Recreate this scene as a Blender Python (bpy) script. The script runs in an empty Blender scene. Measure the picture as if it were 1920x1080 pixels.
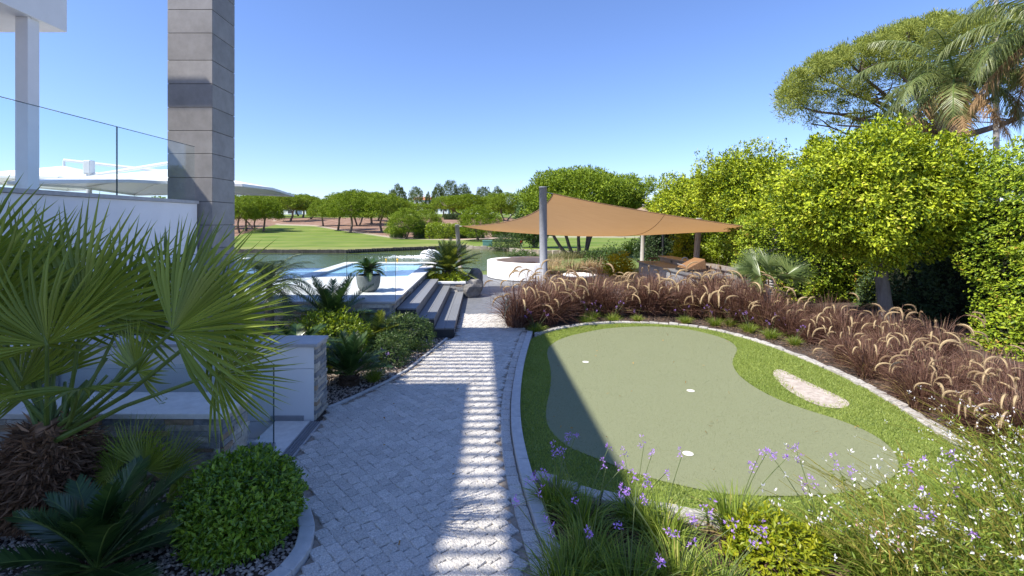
import bpy, math, random
import numpy as np
from mathutils import Vector, Matrix
R = math.radians
rng = np.random.default_rng(7)
random.seed(7)
scene = bpy.context.scene
COL = scene.collection

# ------------------------------------------------------------------ camera, sky, sun, exposure
CAMH, F, VX, VY = 1.75, 907.0, 905.0, 414.0
cam = bpy.data.cameras.new('camera')
cam.sensor_width = 36.0
cam.lens = F / 1920 * 36
cam.shift_x = (960 - VX) / 1920
cam.shift_y = -(540 - VY) / 1920
cam.clip_start = 0.05
cam.clip_end = 5000
camo = bpy.data.objects.new('camera', cam)
COL.objects.link(camo)
camo.location = (0, 0, CAMH)
camo.rotation_euler = (R(90), 0, 0)
scene.camera = camo

SX, SY = 0.76, 0.33                      # shadow drift per metre of height
SUN_EL = math.atan2(1, math.hypot(SX, SY))
SUN_AZ = math.atan2(-SX, -SY)
world = bpy.data.worlds.new('World')
scene.world = world
world.use_nodes = True
wn = world.node_tree
wn.nodes.clear()
sky = wn.nodes.new('ShaderNodeTexSky')
sky.sky_type = 'NISHITA'
sky.sun_disc = False
sky.sun_elevation = SUN_EL
sky.sun_rotation = SUN_AZ
sky.altitude = 0
sky.air_density = 1.0
sky.dust_density = 0.2
sky.ozone_density = 8.0
bg = wn.nodes.new('ShaderNodeBackground')
bg.inputs['Strength'].default_value = 0.115
wo = wn.nodes.new('ShaderNodeOutputWorld')
wb = wn.nodes.new('ShaderNodeMix')                  # camera white balance of the sky, the same in every direction
wb.data_type = 'RGBA'; wb.blend_type = 'MULTIPLY'; wb.inputs[0].default_value = 1.0
wb.inputs[7].default_value = (1.0, .92, 1.03, 1)
wn.links.new(sky.outputs[0], wb.inputs[6])
wn.links.new(wb.outputs[2], bg.inputs['Color'])
wn.links.new(bg.outputs[0], wo.inputs['Surface'])
sl = bpy.data.lights.new('sun', 'SUN')
sl.energy = 4.2
sl.angle = R(0.5)
sl.color = (1.0, 0.95, 0.86)
so = bpy.data.objects.new('sun', sl)
COL.objects.link(so)
so.rotation_euler = Vector((SX, SY, -1)).to_track_quat('-Z', 'Y').to_euler()
so.location = (-20, -10, 30)
vs = scene.view_settings
vs.view_transform = 'Standard'
vs.look = 'None'
vs.exposure = 1.0
vs.gamma = 1.0
vs.use_curve_mapping = False

# ------------------------------------------------------------------ helpers
def P(px, py, Y):
    return Vector(((px - VX) / F * Y, Y, CAMH - (py - VY) / F * Y))

def G(px, py, z=0.0):
    Y = (CAMH - z) * F / (py - VY)
    return Vector(((px - VX) / F * Y, Y, z))

def GP(pts, z=0.0):
    return np.array([[*G(x, y, z)[:2]] for x, y in pts])

def nrm(a):
    return a / np.maximum(np.linalg.norm(a, axis=-1, keepdims=True), 1e-9)

def inpoly(pts, poly):
    x, y = pts[:, 0], pts[:, 1]
    c = np.zeros(len(pts), bool)
    n = len(poly)
    for i in range(n):
        x0, y0 = poly[i]
        x1, y1 = poly[(i + 1) % n]
        k = (y0 > y) != (y1 > y)
        c ^= k & (x < (x1 - x0) * (y - y0) / (y1 - y0 + 1e-12) + x0)
    return c

def resample(pts, step, closed=False):
    pts = np.array(pts, float)
    if closed:
        pts = np.vstack([pts, pts[:1]])
    d = np.r_[0, np.cumsum(np.linalg.norm(np.diff(pts, axis=0), axis=1))]
    n = max(2, int(round(d[-1] / step)) + 1)
    s = np.linspace(0, d[-1], n)
    out = np.stack([np.interp(s, d, pts[:, k]) for k in range(pts.shape[1])], 1)
    return out[:-1] if closed else out

def smooth(pts, closed=True, it=2):
    p = np.array(pts, float)
    for _ in range(it):                                       # Chaikin
        if closed:
            q = np.roll(p, -1, 0)
            p = np.stack([.75 * p + .25 * q, .25 * p + .75 * q], 1).reshape(-1, p.shape[1])
        else:
            a, b = p[:-1], p[1:]
            m = np.stack([.75 * a + .25 * b, .25 * a + .75 * b], 1).reshape(-1, p.shape[1])
            p = np.vstack([p[:1], m, p[-1:]])
    return p

class MB:
    """collects geometry, then links it as ONE mesh object"""
    def __init__(self):
        self.v, self.f, self.n = [], [], 0
    def add(self, v, *fs):
        v = np.asarray(v, float).reshape(-1, 3)
        self.v.append(v)
        for f in fs:
            f = np.asarray(f, np.int64)
            if f.size:
                self.f.append(f + self.n)
        self.n += len(v)
        return self
    def box(self, x0, x1, y0, y1, z0, z1):
        v = [(x, y, z) for z in (z0, z1) for y in (y0, y1) for x in (x0, x1)]
        return self.add(v, [(0, 2, 3, 1), (4, 5, 7, 6), (0, 1, 5, 4), (2, 6, 7, 3), (0, 4, 6, 2), (1, 3, 7, 5)])
    def rbox(self, c, size, rz=0, jit=0, tilt=0):
        v = np.array([(x, y, z) for z in (-.5, .5) for y in (-.5, .5) for x in (-.5, .5)]) * np.array(size)
        if jit:
            v += rng.normal(0, jit, v.shape)
        m = Matrix.Rotation(rz, 3, 'Z') @ Matrix.Rotation(tilt, 3, 'X')
        v = v @ np.array(m).T + np.array(c)
        return self.add(v, [(0, 2, 3, 1), (4, 5, 7, 6), (0, 1, 5, 4), (2, 6, 7, 3), (0, 4, 6, 2), (1, 3, 7, 5)])
    def prism(self, poly, z0, z1):
        n = len(poly)
        p = np.array(poly)[:, :2]
        v = np.vstack([np.c_[p, np.full(n, z0)], np.c_[p, np.full(n, z1)]])
        i = np.arange(n); j = (i + 1) % n
        self.add(v, np.stack([i, j, j + n, i + n], 1))
        self.f.append(np.array([list(range(n, 2 * n))]) + self.n - 2 * n)
        self.f.append(np.array([list(range(n))[::-1]]) + self.n - 2 * n)
        return self
    def tube(self, pts, rad, sides=8, cap=True, squash=1.0):
        pts = np.array([list(p) for p in pts], float)
        n = len(pts)
        rad = np.broadcast_to(np.array(rad, float), (n,))
        t = nrm(np.gradient(pts, axis=0))
        ref = np.array([0, 0, 1.0]) if abs(t[:, 2]).mean() < .9 else np.array([0, 1.0, 0])
        a = nrm(np.cross(t, ref)); b = np.cross(a, t)
        th = np.arange(sides) / sides * 2 * np.pi
        v = pts[:, None] + rad[:, None, None] * (np.cos(th)[None, :, None] * a[:, None] + squash * np.sin(th)[None, :, None] * b[:, None])
        i = np.arange(n - 1)[:, None] * sides
        k = np.arange(sides)[None]
        k2 = (k + 1) % sides
        q = np.stack([i + k, i + k2, i + sides + k2, i + sides + k], -1).reshape(-1, 4)
        base = self.n
        self.add(v.reshape(-1, 3), q)
        if cap:
            self.f.append(np.array([list(range(sides))]) + base)
            self.f.append(np.array([list(range((n - 1) * sides, n * sides))[::-1]]) + base)
        return self
    def lathe(self, c, prof, sides=24, cap=True):
        c = np.array(c, float)
        return self.tube([c + (0, 0, z) for r, z in prof], [r for r, z in prof], sides, cap)
    def build(self, name, mat, parent=None, smooth_=False, bevel=0, local=False):
        me = bpy.data.meshes.new(name)
        v = np.vstack(self.v) if self.v else np.zeros((0, 3))
        if parent is not None and not local:
            off = np.zeros(3); q = parent
            while q is not None:
                off += np.array(q.location); q = q.parent
            v = v - off
        me.vertices.add(len(v))
        me.vertices.foreach_set('co', v.astype(np.float32).ravel())
        lens = np.concatenate([np.full(len(f), f.shape[1]) for f in self.f])
        loops = np.concatenate([f.ravel() for f in self.f])
        me.loops.add(len(loops))
        me.loops.foreach_set('vertex_index', loops.astype(np.int32))
        me.polygons.add(len(lens))
        me.polygons.foreach_set('loop_start', np.r_[0, np.cumsum(lens)[:-1]].astype(np.int32))
        me.update(calc_edges=True)
        me.polygons.foreach_set('use_smooth', np.full(len(lens), bool(smooth_)))
        me.materials.append(mat)
        o = bpy.data.objects.new(name, me)
        COL.objects.link(o)
        if parent is not None:
            o.parent = parent
        if bevel:
            b = o.modifiers.new('bevel', 'BEVEL')
            b.width = bevel; b.segments = 2; b.limit_method = 'ANGLE'
        return o

def tag(o, label, cat=None, group=None, kind=None):
    if label: o['label'] = label
    if cat: o['category'] = cat
    if group: o['group'] = group
    if kind: o['kind'] = kind
    return o

def thing(name, label, cat, loc=(0, 0, 0), group=None):
    o = bpy.data.objects.new(name, None)
    o.empty_display_size = .1
    COL.objects.link(o)
    o.location = loc
    return tag(o, label, cat, group)

def setting(o):
    o['kind'] = 'structure'
    return o

def dup(o, parent=None):
    c = o.copy()
    COL.objects.link(c)
    c.parent = parent
    for ch in list(o.children):
        dup(ch, c)
    return c

# ------------------------------------------------------------------ materials
def new_mat(name):
    m = bpy.data.materials.new(name)
    m.use_nodes = True
    nt = m.node_tree
    return m, nt, nt.nodes['Principled BSDF'], nt.nodes['Material Output']

def rgba(c):
    return (c[0], c[1], c[2], 1)

def mat(name, c1, c2=None, scale=8, rough=.7, bump=0, bscale=60, vary=0, metallic=0, detail=6, spec=.5, c3=None, obj_coords=False, stretch=None):
    """noise-mottled surface; vary = value change from piece to piece"""
    m, nt, b, out = new_mat(name)
    L = nt.links.new
    geo = nt.nodes.new('ShaderNodeNewGeometry')
    tc = nt.nodes.new('ShaderNodeTexCoord')
    src = tc.outputs['Object'] if obj_coords else geo.outputs['Position']
    if stretch:
        mp = nt.nodes.new('ShaderNodeMapping'); mp.inputs['Scale'].default_value = stretch
        L(src, mp.inputs['Vector']); src = mp.outputs[0]
    no = nt.nodes.new('ShaderNodeTexNoise')
    no.inputs['Scale'].default_value = scale; no.inputs['Detail'].default_value = detail; no.inputs['Roughness'].default_value = .65
    L(src, no.inputs['Vector'])
    cr = nt.nodes.new('ShaderNodeValToRGB')
    cr.color_ramp.elements[0].position = .32; cr.color_ramp.elements[1].position = .68
    cr.color_ramp.elements[0].color = rgba(c1); cr.color_ramp.elements[1].color = rgba(c2 or c1)
    if c3:
        e = cr.color_ramp.elements.new(.5); e.color = rgba(c3)
    L(no.outputs['Fac'], cr.inputs['Fac'])
    col = cr.outputs[0]
    if vary:
        oi = nt.nodes.new('ShaderNodeObjectInfo')
        ad = nt.nodes.new('ShaderNodeMath'); ad.operation = 'ADD'
        L(oi.outputs['Random'], ad.inputs[0]); L(geo.outputs['Random Per Island'], ad.inputs[1])
        fr = nt.nodes.new('ShaderNodeMath'); fr.operation = 'FRACT'; L(ad.outputs[0], fr.inputs[0])
        mr = nt.nodes.new('ShaderNodeMapRange'); mr.inputs[3].default_value = 1 - vary; mr.inputs[4].default_value = 1 + vary
        L(fr.outputs[0], mr.inputs[0])
        hs = nt.nodes.new('ShaderNodeHueSaturation')
        L(col, hs.inputs['Color']); L(mr.outputs[0], hs.inputs['Value'])
        m2 = nt.nodes.new('ShaderNodeMapRange'); m2.inputs[3].default_value = .5 - vary * .04; m2.inputs[4].default_value = .5 + vary * .04
        mu = nt.nodes.new('ShaderNodeMath'); mu.operation = 'MULTIPLY'; mu.inputs[1].default_value = 7.3
        f2 = nt.nodes.new('ShaderNodeMath'); f2.operation = 'FRACT'
        L(fr.outputs[0], mu.inputs[0]); L(mu.outputs[0], f2.inputs[0]); L(f2.outputs[0], m2.inputs[0]); L(m2.outputs[0], hs.inputs['Hue'])
        col = hs.outputs[0]
    L(col, b.inputs['Base Color'])
    b.inputs['Roughness'].default_value = rough
    b.inputs['Metallic'].default_value = metallic
    b.inputs['Specular IOR Level'].default_value = spec
    if bump:
        n2 = nt.nodes.new('ShaderNodeTexNoise'); n2.inputs['Scale'].default_value = bscale; n2.inputs['Detail'].default_value = 5
        L(src, n2.inputs['Vector'])
        bp = nt.nodes.new('ShaderNodeBump'); bp.inputs['Strength'].default_value = bump; bp.inputs['Distance'].default_value = .02
        L(n2.outputs['Fac'], bp.inputs['Height']); L(bp.outputs[0], b.inputs['Normal'])
    return m

def leafmat(name, c1, c2, trans=.3, rough=.45, spec=.4, c3=None, tcol=None):
    """leaf: colour varies from leaf to leaf, light shines through"""
    m, nt, b, out = new_mat(name)
    L = nt.links.new
    geo = nt.nodes.new('ShaderNodeNewGeometry')
    no = nt.nodes.new('ShaderNodeTexNoise'); no.inputs['Scale'].default_value = 2.2; no.inputs['Detail'].default_value = 3
    L(geo.outputs['Position'], no.inputs['Vector'])
    ad = nt.nodes.new('ShaderNodeMath'); ad.operation = 'ADD'
    L(geo.outputs['Random Per Island'], ad.inputs[0]); L(no.outputs['Fac'], ad.inputs[1])
    mr = nt.nodes.new('ShaderNodeMapRange'); mr.inputs[1].default_value = .35; mr.inputs[2].default_value = 1.65
    L(ad.outputs[0], mr.inputs[0])
    cr = nt.nodes.new('ShaderNodeValToRGB')
    cr.color_ramp.elements[0].color = rgba(c1); cr.color_ramp.elements[1].color = rgba(c2)
    cr.color_ramp.elements[0].position = .1; cr.color_ramp.elements[1].position = .85
    if c3:
        e = cr.color_ramp.elements.new(.97); e.color = rgba(c3)
    L(mr.outputs[0], cr.inputs['Fac'])
    L(cr.outputs[0], b.inputs['Base Color'])
    b.inputs['Roughness'].default_value = rough
    b.inputs['Specular IOR Level'].default_value = spec
    if trans:
        tr = nt.nodes.new('ShaderNodeBsdfTranslucent')
        hs = nt.nodes.new('ShaderNodeHueSaturation'); hs.inputs['Value'].default_value = 1.5; hs.inputs['Saturation'].default_value = 1.1; hs.inputs['Hue'].default_value = .49
        L(cr.outputs[0], hs.inputs['Color']); L(hs.outputs[0], tr.inputs['Color'])
        mx = nt.nodes.new('ShaderNodeMixShader'); mx.inputs['Fac'].default_value = trans
        L(b.outputs[0], mx.inputs[1]); L(tr.outputs[0], mx.inputs[2]); L(mx.outputs[0], out.inputs['Surface'])
    return m

def glassmat(name, tint=(.88, .95, .95)):
    m, nt, b, out = new_mat(name)
    nt.nodes.remove(b)
    tr = nt.nodes.new('ShaderNodeBsdfTransparent'); tr.inputs[0].default_value = rgba(tint)
    gl = nt.nodes.new('ShaderNodeBsdfGlossy'); gl.inputs['Roughness'].default_value = .01
    lw = nt.nodes.new('ShaderNodeLayerWeight'); lw.inputs['Blend'].default_value = .5
    pw = nt.nodes.new('ShaderNodeMath'); pw.operation = 'POWER'; pw.inputs[1].default_value = 5
    fr = nt.nodes.new('ShaderNodeMapRange'); fr.inputs[3].default_value = .03; fr.inputs[4].default_value = .9
    nt.links.new(lw.outputs['Facing'], pw.inputs[0]); nt.links.new(pw.outputs[0], fr.inputs[0])
    mx = nt.nodes.new('ShaderNodeMixShader')
    nt.links.new(fr.outputs[0], mx.inputs[0]); nt.links.new(tr.outputs[0], mx.inputs[1]); nt.links.new(gl.outputs[0], mx.inputs[2])
    nt.links.new(mx.outputs[0], out.inputs['Surface'])
    return m

def watermat(name, col, scale, strength, rough=.03, stretch=(1, 1, 1)):
    m, nt, b, out = new_mat(name)
    L = nt.links.new
    b.inputs['Base Color'].default_value = rgba(col)
    b.inputs['Roughness'].default_value = rough
    b.inputs['IOR'].default_value = 1.33
    geo = nt.nodes.new('ShaderNodeNewGeometry')
    mp = nt.nodes.new('ShaderNodeMapping'); mp.inputs['Scale'].default_value = stretch
    no = nt.nodes.new('ShaderNodeTexNoise'); no.inputs['Scale'].default_value = scale; no.inputs['Detail'].default_value = 4
    bp = nt.nodes.new('ShaderNodeBump'); bp.inputs['Strength'].default_value = strength; bp.inputs['Distance'].default_value = .05
    L(geo.outputs['Position'], mp.inputs[0]); L(mp.outputs[0], no.inputs['Vector']); L(no.outputs['Fac'], bp.inputs['Height']); L(bp.outputs[0], b.inputs['Normal'])
    return m

M = {}
M['white'] = mat('white_render', (.79, .79, .79), (.84, .84, .84), 3, .75, .05, 90)
M['whitestone'] = mat('pale_limestone', (.6, .58, .54), (.74, .72, .68), 14, .6, .06, 120)
M['coping'] = mat('grey_coping', (.36, .36, .37), (.46, .46, .46), 12, .55, .04, 150)
M['panel'] = mat('grey_stone_panel', (.21, .196, .183), (.29, .272, .255), 3.5, .6, .04, 130, vary=.12)
M['joint'] = mat('dark_joint', (.05, .05, .05), (.08, .08, .08), 20, .9)
M['granite'] = mat('granite_sett', (.36, .34, .31), (.68, .64, .58), 110, .8, .8, 70, vary=.12, detail=3)
M['sand_joint'] = mat('joint_sand', (.22, .18, .14), (.38, .32, .25), 40, .95, .4, 120)
M['kerb'] = mat('concrete_kerb', (.4, .4, .39), (.52, .51, .49), 16, .8, .15, 150, vary=.05)
M['clad'] = mat('split_stone', (.3, .27, .23), (.5, .46, .39), 14, .85, .6, 40, vary=.33, c3=(.42, .38, .33))
def cladmat():
    m = mat('split_stone_mixed', (.7, .7, .7), (1.1, 1.1, 1.1), 18, .85, .7, 45)
    nt = m.node_tree; b = nt.nodes['Principled BSDF']; L = nt.links.new
    oi = nt.nodes.new('ShaderNodeObjectInfo'); ge = nt.nodes.new('ShaderNodeNewGeometry')
    ad = nt.nodes.new('ShaderNodeMath'); ad.operation = 'ADD'; fr = nt.nodes.new('ShaderNodeMath'); fr.operation = 'FRACT'
    L(oi.outputs['Random'], ad.inputs[0]); L(ge.outputs['Random Per Island'], ad.inputs[1]); L(ad.outputs[0], fr.inputs[0])
    cr = nt.nodes.new('ShaderNodeValToRGB'); cr.color_ramp.interpolation = 'CONSTANT'
    cols = [(0, (.24, .25, .26)), (.12, (.34, .33, .31)), (.34, (.5, .45, .37)), (.55, (.42, .39, .35)), (.7, (.6, .55, .47)), (.84, (.4, .29, .19)), (.92, (.25, .25, .25))]
    cr.color_ramp.elements[0].color = rgba(cols[0][1]); cr.color_ramp.elements[1].position = cols[1][0]; cr.color_ramp.elements[1].color = rgba(cols[1][1])
    for p_, c_ in cols[2:]:
        e = cr.color_ramp.elements.new(p_); e.color = rgba(c_)
    L(fr.outputs[0], cr.inputs[0])
    mx = nt.nodes.new('ShaderNodeMix'); mx.data_type = 'RGBA'; mx.blend_type = 'MULTIPLY'; mx.inputs[0].default_value = 1
    src = b.inputs['Base Color'].links[0].from_socket
    L(cr.outputs[0], mx.inputs[6]); L(src, mx.inputs[7]); L(mx.outputs[2], b.inputs['Base Color'])
    return m
M['clad'] = cladmat()
M['deck'] = mat('grey_deck_board', (.15, .155, .165), (.22, .225, .235), 30, .6, .15, 90, vary=.1, stretch=(6, 1, 1))
M['deckfront'] = mat('shaded_end_panel', (.02, .022, .026), (.03, .032, .036), 20, .5)  # near-black, with the shade on the step fronts put into the colour
M['riser'] = mat('grey_riser', (.2, .19, .18), (.33, .31, .29), 30, .8, .3, 70)
M['tile'] = mat('dark_grey_tile', (.13, .135, .145), (.19, .195, .205), 9, .55, .05, 100, vary=.05)
M['soil'] = mat('bark_mulch_soil', (.03, .022, .017), (.13, .09, .065), 45, .95, .9, 70, c3=(.07, .05, .037))
M['chip'] = leafmat('bark_chip', (.05, .032, .022), (.2, .13, .085), 0, .9, .2)
M['pebble'] = mat('gravel_pebble', (.25, .2, .16), (.5, .42, .35), 25, .85, .2, 100, vary=.35)
M['turf'] = mat('turf_base', (.1, .15, .03), (.15, .2, .045), 60, .9, .5, 200)
M['turfblade'] = leafmat('turf_blade', (.2, .27, .05), (.34, .4, .1), .3, .5, .3)
M['putt'] = mat('putting_green', (.18, .195, .1), (.23, .245, .135), 150, .9, .35, 320, detail=3)
M['sand'] = mat('bunker_sand', (.33, .27, .22), (.56, .49, .42), 22, .95, .6, 70)
M['cup'] = mat('cup_white', (.75, .72, .62), (.8, .77, .68), 20, .6)
M['steel'] = mat('brushed_grey_steel', (.32, .32, .33), (.4, .4, .41), 20, .45, .03, 80, metallic=.3)
M['post'] = mat('grey_post_paint', (.24, .245, .26), (.3, .305, .32), 12, .5, .05, 60)
M['wood_post'] = mat('weathered_wood_post', (.26, .24, .22), (.4, .375, .345), 18, .85, .3, 60, stretch=(4, 4, .5))
M['sail'] = None
M['glass'] = glassmat('clear_glass', (.93, .97, .98))
M['glass_edge'] = mat('dark_glass_edge', (.03, .06, .07), (.04, .07, .08), 20, .25)
M['umbrella'] = mat('white_canvas', (.8, .8, .79), (.83, .83, .82), 5, .85, .05, 60)
M['metal_white'] = mat('white_metal', (.6, .6, .6), (.66, .66, .66), 5, .4)
M['bark'] = mat('pine_bark', (.09, .06, .045), (.2, .15, .12), 12, .95, .9, 25, stretch=(1, 1, .3))
M['barkgrey'] = mat('grey_bark', (.13, .11, .095), (.24, .21, .185), 14, .9, .7, 30, stretch=(1, 1, .4))
M['fibre'] = leafmat('palm_trunk_fibre', (.09, .05, .03), (.32, .19, .11), 0, .95, .1)
M['fan'] = leafmat('fan_palm_leaf', (.14, .19, .022), (.27, .33, .055), .28, .38, .5)
M['petiole'] = mat('green_petiole', (.08, .13, .02), (.13, .18, .04), 10, .5)
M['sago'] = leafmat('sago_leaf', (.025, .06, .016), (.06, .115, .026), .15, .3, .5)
M['sagolit'] = leafmat('sago_leaf_yellow_sunlit', (.07, .11, .018), (.28, .3, .05), .25, .35, .5)  # yellower sago leaf, its colour also lightened for palms in the sun
M['sagofoot'] = mat('sago_caudex', (.06, .04, .025), (.16, .1, .06), 30, .95, .9, 40)
M['date'] = leafmat('date_palm_leaf', (.06, .095, .05), (.13, .17, .09), .25, .4, .4)
M['queen'] = leafmat('queen_palm_leaf', (.1, .14, .04), (.24, .27, .09), .3, .4, .4)
M['deadfrond'] = leafmat('dry_frond', (.22, .13, .06), (.42, .28, .14), .3, .7, .2)
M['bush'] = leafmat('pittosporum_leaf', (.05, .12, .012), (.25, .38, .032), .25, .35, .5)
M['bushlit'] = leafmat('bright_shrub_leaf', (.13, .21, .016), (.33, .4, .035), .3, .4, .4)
M['bushgrey'] = leafmat('mid_green_shrub_leaf', (.05, .1, .025), (.12, .18, .045), .25, .4, .4)
M['ficus'] = leafmat('topiary_leaf', (.04, .095, .006), (.5, .57, .03), .16, .5, .25, c3=(.6, .55, .1))
M['hedge'] = leafmat('hedge_leaf', (.045, .105, .007), (.38, .47, .03), .16, .5, .25, c3=(.35, .2, .05))
M['darkhedge'] = leafmat('dark_hedge_leaf', (.03, .06, .02), (.08, .12, .04), .2, .45, .3)  # own dark green of some hedges, painted shade on others
M['pine'] = leafmat('stone_pine_needle', (.07, .125, .01), (.26, .34, .025), .15, .6, .2)
M['pinedark'] = leafmat('dark_pine_needle', (.055, .085, .025), (.13, .17, .05), .15, .6, .2)
M['pinebig'] = leafmat('big_pine_needle', (.1, .14, .025), (.34, .37, .08), .3, .6, .2)
M['purple'] = leafmat('purple_grass_blade', (.075, .032, .024), (.27, .155, .105), .2, .5, .3, c3=(.36, .26, .14))
M['plume'] = leafmat('grass_plume', (.3, .2, .12), (.58, .46, .27), .35, .8, .1)
M['green_blade'] = leafmat('green_grass_blade', (.09, .16, .018), (.28, .34, .05), .3, .45, .35, c3=(.5, .4, .14))
M['straw'] = leafmat('dry_grass_blade', (.25, .18, .06), (.5, .38, .16), .3, .6, .2)
M['gaura_stem'] = leafmat('gaura_stem', (.16, .17, .03), (.34, .29, .06), .25, .5, .3, c3=(.4, .2, .06))
M['lilac'] = leafmat('lilac_petal', (.36, .18, .56), (.55, .36, .75), .35, .6, .2)
M['petal'] = leafmat('white_petal', (.75, .7, .7), (.85, .83, .83), .35, .6, .2, c3=(.75, .4, .45))
M['stem'] = mat('flower_stem', (.08, .12, .03), (.13, .16, .05), 10, .6)
M['lime'] = leafmat('lime_shrub_leaf', (.16, .22, .01), (.38, .38, .02), .3, .45, .3)
M['reed'] = leafmat('waterside_reed', (.13, .13, .05), (.27, .25, .11), .25, .6, .2)
M['rock'] = mat('grey_boulder', (.1, .095, .09), (.3, .28, .26), 5, .9, .8, 16, c3=(.19, .18, .17))
M['concrete_pot'] = mat('grey_planter', (.13, .145, .14), (.2, .215, .21), 8, .8, .1, 60)
M['pool'] = watermat('pool_water', (.3, .55, .72), 5, .12, .02)
M['lake'] = watermat('lake_water', (.085, .115, .03), 2.4, .6, .1, (1, 1.8, 1)); M['lake'].node_tree.nodes['Principled BSDF'].inputs['Specular IOR Level'].default_value = .16
M['foam'] = mat('fountain_foam', (.8, .82, .83), (.88, .88, .88), 5, .8)
M['bank'] = mat('dark_timber_bank', (.03, .027, .025), (.09, .085, .075), 6, .9, .5, 20, vary=.3)
M['bankstone'] = mat('pale_bank_stone', (.4, .33, .25), (.58, .5, .4), 5, .9, .5, 20, vary=.2)
M['roof'] = mat('terracotta_roof', (.35, .13, .07), (.45, .19, .1), 4, .85, .3, 10)
M['teal'] = mat('teal_box_paint', (.09, .22, .19), (.12, .27, .23), 4, .6)
M['red'] = mat('red_sign_paint', (.6, .04, .03), (.65, .05, .04), 4, .5)
M['black'] = mat('black_paint', (.012, .012, .014), (.02, .02, .022), 10, .5)
M['lid'] = mat('copper_brown_lid', (.18, .095, .045), (.28, .155, .075), 22, .55, .1, 60)
M['cushion'] = mat('brown_grey_cushion', (.13, .11, .1), (.19, .165, .15), 20, .9, .1, 80)
M['window'] = mat('dark_window_glass', (.02, .025, .03), (.03, .035, .04), 3, .1)
M['yellow'] = mat('yellow_plastic', (.7, .4, .03), (.75, .45, .04), 3, .5)

def sailmat():
    m, nt, b, out = new_mat('tan_shade_cloth')
    L = nt.links.new
    geo = nt.nodes.new('ShaderNodeNewGeometry')
    w = nt.nodes.new('ShaderNodeTexNoise'); w.inputs['Scale'].default_value = 2.5; w.inputs['Detail'].default_value = 4
    mp = nt.nodes.new('ShaderNodeMapping'); mp.inputs['Rotation'].default_value = (0, 0, .7); mp.inputs['Scale'].default_value = (1, 9, 1)
    L(geo.outputs['Position'], mp.inputs[0]); L(mp.outputs[0], w.inputs['Vector'])
    cr = nt.nodes.new('ShaderNodeValToRGB')
    cr.color_ramp.elements[0].color = (.47, .25, .09, 1); cr.color_ramp.elements[1].color = (.55, .31, .12, 1)
    L(w.outputs['Fac'], cr.inputs['Fac'])
    hs = nt.nodes.new('ShaderNodeHueSaturation'); hs.inputs['Saturation'].default_value = .55; hs.inputs['Value'].default_value = 1.1; L(cr.outputs[0], hs.inputs['Color']); L(hs.outputs[0], b.inputs['Base Color']); b.inputs['Roughness'].default_value = .9; b.inputs['Specular IOR Level'].default_value = .1
    tr = nt.nodes.new('ShaderNodeBsdfTranslucent'); L(cr.outputs[0], tr.inputs['Color'])
    mx = nt.nodes.new('ShaderNodeMixShader'); mx.inputs[0].default_value = .5
    L(b.outputs[0], mx.inputs[1]); L(tr.outputs[0], mx.inputs[2]); L(mx.outputs[0], out.inputs['Surface'])
    return m
M['sail'] = sailmat()

def terrainmat():
    m, nt, b, out = new_mat('golf_terrain')
    L = nt.links.new
    at = nt.nodes.new('ShaderNodeVertexColor'); at.layer_name = 'cover'
    sp = nt.nodes.new('ShaderNodeSeparateColor'); L(at.outputs[0], sp.inputs[0])
    geo = nt.nodes.new('ShaderNodeNewGeometry')
    def noise(s, d=5):
        n = nt.nodes.new('ShaderNodeTexNoise'); n.inputs['Scale'].default_value = s; n.inputs['Detail'].default_value = d
        L(geo.outputs['Position'], n.inputs['Vector']); return n.outputs['Fac']
    def ramp(f, a, c, p0=.35, p1=.65):
        r = nt.nodes.new('ShaderNodeValToRGB'); r.color_ramp.elements[0].color = rgba(a); r.color_ramp.elements[1].color = rgba(c)
        r.color_ramp.elements[0].position = p0; r.color_ramp.elements[1].position = p1
        L(f, r.inputs[0]); return r.outputs[0]
    g = ramp(noise(.35, 8), (.1, .165, .022), (.17, .22, .04))
    dry = ramp(noise(1.2, 6), (.2, .21, .07), (.3, .27, .11))
    br = ramp(noise(.8, 8), (.17, .1, .065), (.33, .21, .15))
    pa = ramp(noise(2), (.4, .33, .26), (.5, .43, .35))
    def mix(f, a, c):
        x = nt.nodes.new('ShaderNodeMix'); x.data_type = 'RGBA'; L(f, x.inputs[0]); L(a, x.inputs[6]); L(c, x.inputs[7]); return x.outputs[2]
    c = mix(sp.outputs[1], g, dry)
    c = mix(sp.outputs[0], c, br)
    c = mix(sp.outputs[2], c, pa)
    L(c, b.inputs['Base Color']); b.inputs['Roughness'].default_value = .95; b.inputs['Specular IOR Level'].default_value = .15
    return m
M['terrain'] = terrainmat()

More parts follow.
